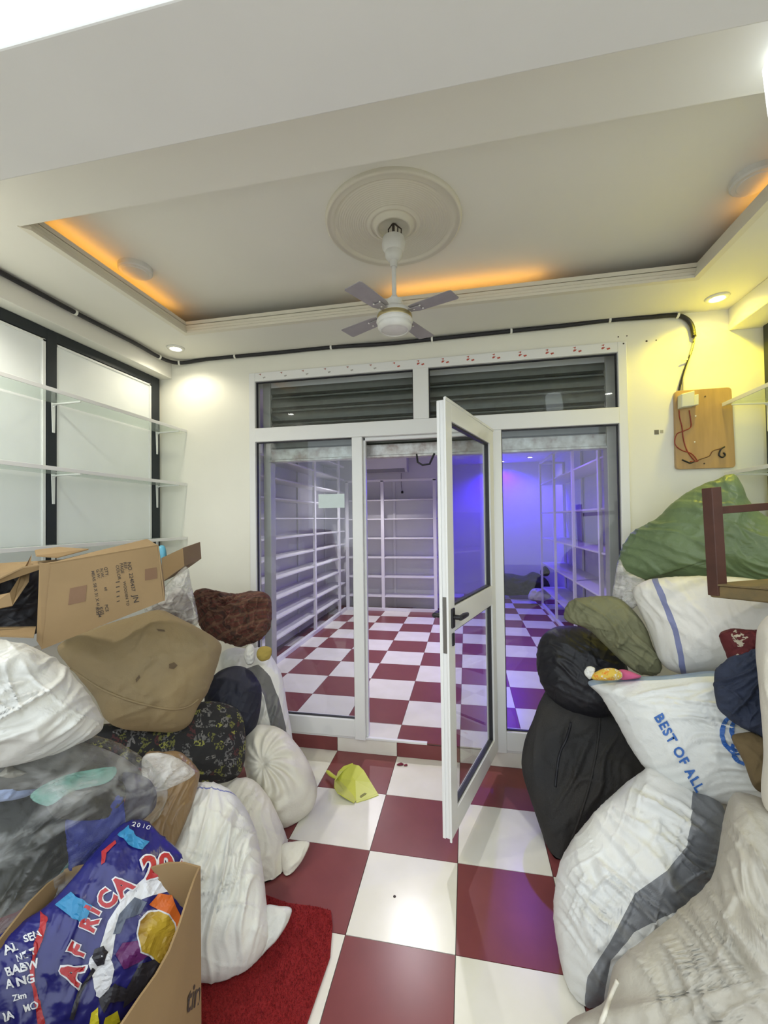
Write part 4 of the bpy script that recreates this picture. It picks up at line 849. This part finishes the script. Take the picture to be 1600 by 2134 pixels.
bag('plastic_wrap', [(300,1270),(330,1235),(360,1205),(388,1180),(398,1215),(408,1260),(412,1300),(380,1310),(340,1300)], ('Y', 1.96), .07, .08, m_filmw, 'clear plastic wrapped bundle between cartons and plaid cloth', 'bundle', seed=41, folds=(.012, 12, 60, 3))
bag('bundle_core', [(318,1275),(345,1250),(375,1225),(398,1255),(402,1298),(370,1305),(335,1298)], ('Y', 2.0), .05, .05, mat('taupe_cloth', (.20, .15, .13), .9), 'taupe cloth inside clear plastic wrap beside cartons', 'cloth', seed=42, folds=(.012, 12, 60, 3))

# ---- right heap, back to front
bag('green_sack', [(1288,1188),(1294,1145),(1318,1108),(1368,1080),(1400,1050),(1442,1020),(1490,1000),(1528,988),(1546,1010),(1562,1045),(1600,1078),(1690,1110),(1780,1160),(1770,1240),(1680,1240),(1560,1224),(1450,1218),(1370,1206),(1320,1214)], ('Y', 2.28), .15, .14, m_green, 'large green woven sack on top of right heap below wooden board', 'sack', folds=(.014, 10, -25, 5), N=200, R=46, seed=50)
bag('olive_cloth', [(1178,1292),(1182,1257),(1218,1244),(1280,1244),(1312,1264),(1342,1302),(1362,1350),(1380,1390),(1362,1408),(1320,1398),(1268,1352),(1225,1312)], ('Y', 2.18), .09, .08, m_olive, 'crumpled olive cotton trousers draped over black bag', 'cloth', folds=(.020, 11, -48, 4), seed=51)
bag('plastic_sheet', [(1276,1255),(1280,1210),(1290,1165),(1306,1190),(1345,1210),(1352,1235),(1312,1272)], ('Y', 2.22), .03, .03, m_filmw, 'thin cloudy plastic sheet sticking out below green sack', 'plastic', N=64, R=12, folds=(.012, 16, 60, 3), seed=52)
bag('blue_line_sack', [(1318,1236),(1345,1210),(1400,1202),(1460,1200),(1530,1202),(1610,1215),(1690,1250),(1700,1330),(1620,1375),(1560,1382),(1520,1390),(1455,1406),(1402,1400),(1372,1372),(1350,1310)], ('Y', 2.02), .15, .15, m_stripeB, 'white woven sack with one blue stripe beneath green sack', 'sack', folds=(.009, 10, -55, 4), stripe=[band([(1362,1200),(1378,1232),(1395,1270),(1412,1310),(1421,1350),(1426,1408)], 6)], seed=53)
bk_ = bag('black_bag', [(1117,1368),(1128,1328),(1160,1306),(1215,1308),(1280,1345),(1310,1400),(1300,1455),(1260,1495),(1195,1486),(1152,1460),(1124,1415)], ('Y', 2.35), .14, .14, m_blackn, 'soft black bag lying on top of charcoal suitcase', 'bag', folds=(.012, 8, -20, 3), seed=54)
case = bag('suitcase', [(1128,1455),(1150,1432),(1215,1446),(1300,1500),(1345,1590),(1330,1660),(1255,1708),(1190,1775),(1158,1824),(1142,1775),(1112,1685),(1088,1605),(1092,1550),(1110,1500)], ('Y', 2.20), .10, .16, m_case, 'dusty charcoal fabric suitcase leaning beside the partition', 'suitcase', folds=(.010, 6, 65, 4), ex=3.0, lump=(.012, 4), seed=55)
seam('zip', case, [(1190,1505),(1180,1540),(1165,1575),(1160,1610),(1157,1640)], .006, m_blackn, case)
seam('piping', case, [(1250,1490),(1245,1550),(1232,1620),(1212,1690),(1190,1750)], .006, m_case, case)
best = bag('lettered_sack', [(1226,1420),(1300,1411),(1400,1407),(1492,1398),(1590,1420),(1720,1470),(1730,1600),(1640,1670),(1520,1676),(1450,1662),(1372,1628),(1322,1572),(1282,1502),(1252,1452)], ('Y', 1.80), .13, .14, m_best, 'white sack lettered BEST OF ALL in blue with hemmed top', 'sack', folds=(.009, 9, 25, 5), N=180, R=44, ex=2.6, stripe=[band([(1220,1424),(1300,1415),(1400,1411),(1500,1404)], 8)], seed=56)
inkB = mat('blue_sack_print', (.035, .13, .42), .5)
letter('lettering', 'BEST OF ALL', 1363, 1494, 27, 60.5, best, inkB, best, bold=.035, lift=.003, sx=1.02, space=1.18)
def ring(cx, cy, rx, ry, w, a0=0, a1=360, rot=0, n=28):
    P_ = []; 
    for s_ in (1, -1):
        for k in range(n+1):
            a = math.radians(a0+(a1-a0)*(k if s_ == 1 else n-k)/n); r_ = 1 if s_ == 1 else 1-w/rx
            x, y = rx*r_*math.cos(a), ry*r_*math.sin(a); cr, sr = math.cos(rot), math.sin(rot); P_.append((cx+x*cr-y*sr, cy+x*sr+y*cr))
    return [[P_[i], P_[i+1], P_[2*n-i], P_[2*n+1-i]] for i in range(n)]
decal('logo_ring', ring(1536, 1528, 36, 44, 9, 60, 300), best, inkB, best, .003); decal('logo_ring', ring(1552, 1522, 32, 38, 9, 100, 290), best, inkB, best, .003)
decal('logo_ring', ring(1552, 1560, 30, 36, 8, 60, 200), best, inkB, best, .003)
bag('scarf', [(1232,1408),(1250,1396),(1275,1392),(1296,1402),(1290,1416),(1255,1418),(1236,1416)], ('Y', 1.90), .03, .03, spots('orange_print_cloth', (.62, .42, .06), [(.65, .20, .02), (.70, .66, .55)], 60, .5), 'orange and yellow printed scarf in mouth of lettered sack', 'cloth', N=48, R=8, folds=(.006, 18, 20, 3), seed=57)
bag('scarf', [(1216,1402),(1225,1388),(1240,1392),(1236,1408),(1228,1416)], ('Y', 1.92), .02, .02, m_sack, 'small white rag left of orange scarf in lettered sack', 'cloth', N=40, R=8, folds=(.006, 18, 20, 3), seed=58)
bag('scarf', [(1288,1398),(1302,1396),(1325,1404),(1335,1411),(1310,1416),(1290,1414)], ('Y', 1.92), .02, .02, mat('pink_cloth', (.52, .10, .22), .85), 'pink cloth right of orange scarf in mouth of lettered sack', 'cloth', N=40, R=8, folds=(.006, 18, 20, 3), seed=59)
bag('floral_cloth', [(1498,1322),(1525,1310),(1560,1312),(1600,1318),(1604,1365),(1560,1378),(1525,1388),(1512,1362)], ('Y', 1.72), .05, .05, spots('floral_print', (.10, .010, .012), [(.50, .44, .33), (.10, .010, .012), (.16, .02, .02)], 26, .45), 'maroon cloth with cream flowers above dark jeans', 'cloth', N=64, R=14, folds=(.012, 14, 30, 2), seed=60)
bag('jeans', [(1486,1405),(1500,1384),(1545,1362),(1600,1358),(1640,1440),(1620,1540),(1570,1528),(1520,1500),(1492,1470)], ('Y', 1.62), .07, .07, m_denim, 'dark blue denim jeans bundled beside lettered sack', 'jeans', folds=(.012, 10, 40, 3), seed=61)
bag('khaki_cloth', [(1524,1538),(1545,1526),(1580,1532),(1640,1590),(1620,1660),(1585,1652),(1566,1632),(1548,1585)], ('Y', 1.55), .05, .05, m_khaki, 'khaki brown cloth tucked below jeans at right edge', 'cloth', folds=(.012, 12, 60, 3), N=72, R=14, seed=62)
bag('white_sack', [(1574,1340),(1588,1292),(1650,1262),(1780,1270),(1900,1380),(1920,1580),(1800,1710),(1640,1705),(1588,1668),(1590,1560),(1580,1430)], ('Y', 1.35), .14, .18, m_sackc, 'cream sack at far right edge beside jeans', 'sack', folds=(.008, 8, 70, 3), seed=63)
sr = bag('banded_sack', [(1334,1610),(1360,1597),(1408,1624),(1450,1648),(1496,1670),(1514,1720),(1500,1830),(1450,1930),(1380,2010),(1300,2080),(1235,2106),(1202,2096),(1176,2030),(1156,1945),(1153,1868),(1170,1790),(1214,1722),(1270,1662)], ('Y', 1.62), .19, .20, m_stripeR, 'bulging white sack with wide slate grey band on right floor', 'sack', folds=(.017, 11, -30, 6), N=220, R=54, lump=(.022, 4), seed=64,
    stripe=[[(1441,1640),(1426,1767),(1384,1817),(1323,1861),(1276,1952),(1229,2026),(1224,2064),(1224,2120),(1260,2120),(1262,2064),(1276,1990),(1322,1935),(1420,1885),(1490,1830),(1530,1719),(1500,1655)]])
rg = bag('grey_sack', [(1512,1690),(1530,1656),(1572,1660),(1640,1680),(1850,1720),(1960,1900),(1940,2280),(1300,2300),(1185,2170),(1190,2125),(1262,2085),(1280,2012),(1332,1962),(1420,1892),(1482,1832),(1502,1742)], ('Y', 1.22), .17, .24, m_sackg, 'dusty greyish white sack in front right corner', 'sack', folds=(.017, 9, -40, 6), lump=(.022, 4), seed=65, N=220, R=50)
seam('rope', rg, [(1250,2140),(1262,2110),(1275,2075),(1288,2045)], .006, m_sackc, rg)
bag('white_sack', [(1370,1470),(1470,1440),(1600,1440),(1740,1470),(1800,1580),(1780,1690),(1600,1735),(1440,1730),(1370,1650),(1350,1550)], ('Y', 2.25), .22, .22, m_sackc, 'cream sack buried behind lettered sack at foot of right heap', 'sack', folds=(.012, 9, 40, 4), seed=66)
bag('white_sack', [(1560,1700),(1650,1620),(1800,1600),(1960,1650),(2020,1800),(1980,1960),(1780,2010),(1620,1960),(1550,1830)], ('Y', 1.75), .20, .22, m_sack, 'white sack beyond greyish sack at foot of right wall', 'sack', folds=(.012, 9, 40, 4), seed=67)
# upturned stool on the right heap
A = at(1478, 1238, 'Y', 1.78); st = thing('stool', A, 'upturned brown wooden stool with worn seat lying on right heap', 'stool')
m_stw = mat('dark_stool_wood', (.085, .030, .018), .5, var=.3, vscale=14); m_seat = mat('worn_seat_board', (.22, .15, .06), .8, var=.5, vscale=16, bump=.4, bscale=40, dirt=(.12, .10, .05))
e1 = Vector((.30, .06, .02)); e2 = Vector((.16, -.24, .015)); ez = Vector((-.012, 0, .40))
MB().obox(A+Vector((0, 0, -.012)), e1, e2, Vector((0, 0, .045))).build('seat', m_seat, st, bevel=.006)
MB().obox(A+Vector((-.004, -.004, .034)), e1*1.0, e2*1.0, Vector((0, 0, .006))).build('seat_edge', m_seat, st)
w_ = .036
for fa, fb in ((0, 0), (1, 0), (0, 1), (1, 1)):
    o_ = A+e1*fa*(1-w_/e1.length)+e2*fb*(1-w_/e2.length)+Vector((-.006 if (fa, fb) == (0, 0) else 0, 0, -.004))
    if (fa, fb) == (0, 1): continue
    MB().obox(o_, e1.normalized()*w_, e2.normalized()*w_, ez).build('leg', m_stw, st, bevel=.002)
for p0, p1 in (((0, 0), (1, 0)), ((1, 0), (1, 1))):
    s_ = A+e1*p0[0]*.95+e2*p0[1]*.95+ez*.74+Vector((.01, 0, 0)); t_2 = A+e1*p1[0]*.95+e2*p1[1]*.95+ez*.74
    MB().obox(s_, t_2-s_, Vector((0, .018, 0)) if abs((t_2-s_).x) > .2 else Vector((.018, 0, 0)), Vector((0, 0, .028))).build('rung', m_stw, st, bevel=.002)

# ---- dustpan and scraps on the floor, bags at the far end of the stockroom
dp = thing('dustpan', at(738, 1640, 'Z', 0), 'lime yellow plastic dustpan lying on the maroon and white tiles', 'dustpan')
def pz(*a): return [at(x, y, 'Z', z) for x, y, z in a]
def skin(name, pts, th=.004):
    c_ = sum(pts, Vector())/len(pts); n_ = len(pts)
    o = MB().add(pts+[c_], [(k, (k+1) % n_, n_) for k in range(n_)]).build(name, m_pan, dp)
    md_ = o.modifiers.new('thickness', 'SOLIDIFY'); md_.thickness = th; md_.offset = 0; return o
fl_ = pz((703, 1622, .020), (708, 1610, .035), (718, 1600, .048), (735, 1593, .056), (748, 1596, .054), (758, 1606, .046), (773, 1631, .022), (787, 1654, .005), (765, 1662, .005), (742, 1669, .005), (733, 1654, .010), (720, 1640, .014))
skin('tray', fl_)
skin('side_wall', pz((703, 1622, .020), (697, 1628, .040), (696, 1640, .046), (703, 1652, .040), (720, 1663, .026), (738, 1673, .010), (742, 1669, .005), (733, 1654, .010), (720, 1640, .014)))
skin('rear_lip', pz((703, 1622, .020), (708, 1610, .035), (718, 1600, .048), (735, 1593, .056), (735, 1590, .062), (716, 1597, .056), (704, 1609, .044), (697, 1628, .040)))
skin('front_edge', pz((787, 1654, .005), (789, 1657, .003), (766, 1666, .003), (742, 1673, .003), (742, 1669, .005), (765, 1662, .005)), .003)
MB().tube(pz((703, 1622, .030), (698, 1620, .034), (690, 1615, .032), (683, 1609, .030), (681, 1607, .030)), [.010, .009, .011, .011, .006], 10).build('handle', m_pan, dp, smooth='auto')
decal_d = pz((748, 1660, .009), (760, 1652, .013), (764, 1654, .012), (752, 1663, .008)); MB().prism(decal_d, (0, 0, .001)).build('dirt', mat('pan_dirt', (.25, .24, .08), .8), dp)
for pts, c_, lab in (([(828,1592),(836,1589),(841,1593),(835,1598),(827,1596)], (.16, .01, .03), 'small dark red scrap on white tile near dustpan'), ([(841,1594),(847,1592),(849,1595),(843,1598)], (.22, .03, .05), 'tiny red scrap beside the larger red scrap')):
    bag('scrap', pts, ('Z', .006), .006, .004, mat('scrap_red', c_, .8), lab, 'scrap', N=24, R=5, folds=(.002, 30, 0, 2), lump=(.002, 30), zmin=.002)
p = at(822, 1868, 'Z', .002); tag(MB().lathe([(.0005, .003), (.005, .003), (.006, .0012)], (p.x, p.y, 0), 12).build('spot', m_ink), 'small black spot on white floor tile', 'spot')
for pts, lab, sd, dd in (([(1040,1200),(1062,1195),(1090,1200),(1110,1192),(1130,1200),(1144,1215),(1140,1236),(1090,1240),(1042,1238)], 'dark heap of bags on stockroom floor in violet light', 70, 7.75), ([(1126,1188),(1136,1180),(1146,1190),(1142,1200),(1128,1200)], 'small dark bag on top of stockroom heap', 71, 7.7)):
    bag('floor_bundle', pts, ('Y', dd), .16 if sd == 70 else .05, .16 if sd == 70 else .05, m_case, lab, 'bundle', N=64, R=12, seed=sd, folds=(.03, 5, 10, 2), lump=(.04, 4), zmin=STEP+.002)
bag('floor_bundle', [(1100,1245),(1108,1228),(1125,1226),(1142,1230),(1148,1245),(1135,1252),(1110,1252)], ('Y', 7.25), .08, .08, m_sack, 'pale crumpled bag before dark stockroom heap', 'bundle', N=56, R=10, seed=72, folds=(.02, 8, 10, 2), zmin=STEP+.002)

# ------------------------------------------------------------------ settle the heap: soft things are pressed in where a nearer one lies against them
soft = [o for o in bpy.data.objects if o.name in SURF and o.parent is None]
inside_ok = {'clear_plastic_bag': 'garment', 'plastic_wrap.001': 'bundle_core'}
def geom(o):
    V = [Vector(v.co)+o.location for v in o.data.vertices]; c = sum(V, Vector())/len(V)
    return V, c
G = {o.name: geom(o) for o in soft}
soft.sort(key=lambda o: (G[o.name][1]-CAM).length)
def bb(V): return [min(v[i] for v in V) for i in range(3)], [max(v[i] for v in V) for i in range(3)]
BBX = {n_: bb(v[0]) for n_, v in G.items()}
done = []
for o in soft:
    V, c = G[o.name]; nd = (c-CAM).normalized(); lo, hi = BBX[o.name]; ch = False
    for f_ in done:
        if any(a_.startswith(b_) for a_, b_ in ((inside_ok.get(o.name, '~'), f_.name.split('.')[0]), (inside_ok.get(f_.name, '~'), o.name.split('.')[0]))): continue
        if o.name.startswith('garment') and f_.name.startswith('garment'): continue
        l2, h2 = BBX[f_.name]
        if any(lo[i] > h2[i] or l2[i] > hi[i] for i in range(3)): continue
        t_ = SURF[f_.name]
        for k, v in enumerate(V):
            if any(v[i] < l2[i] or v[i] > h2[i] for i in range(3)): continue
            r1 = t_.ray_cast(v, nd)
            if r1[0] is None or t_.ray_cast(v, -nd)[0] is None or r1[1].dot(nd) < 0: continue
            V[k] = r1[0]+nd*.003; ch = True
    if ch:
        for k, v in enumerate(V): o.data.vertices[k].co = v-o.location
        SURF[o.name] = BVHTree.FromPolygons(V, [tuple(p.vertices) for p in o.data.polygons]); BBX[o.name] = bb(V)
    done.append(o)
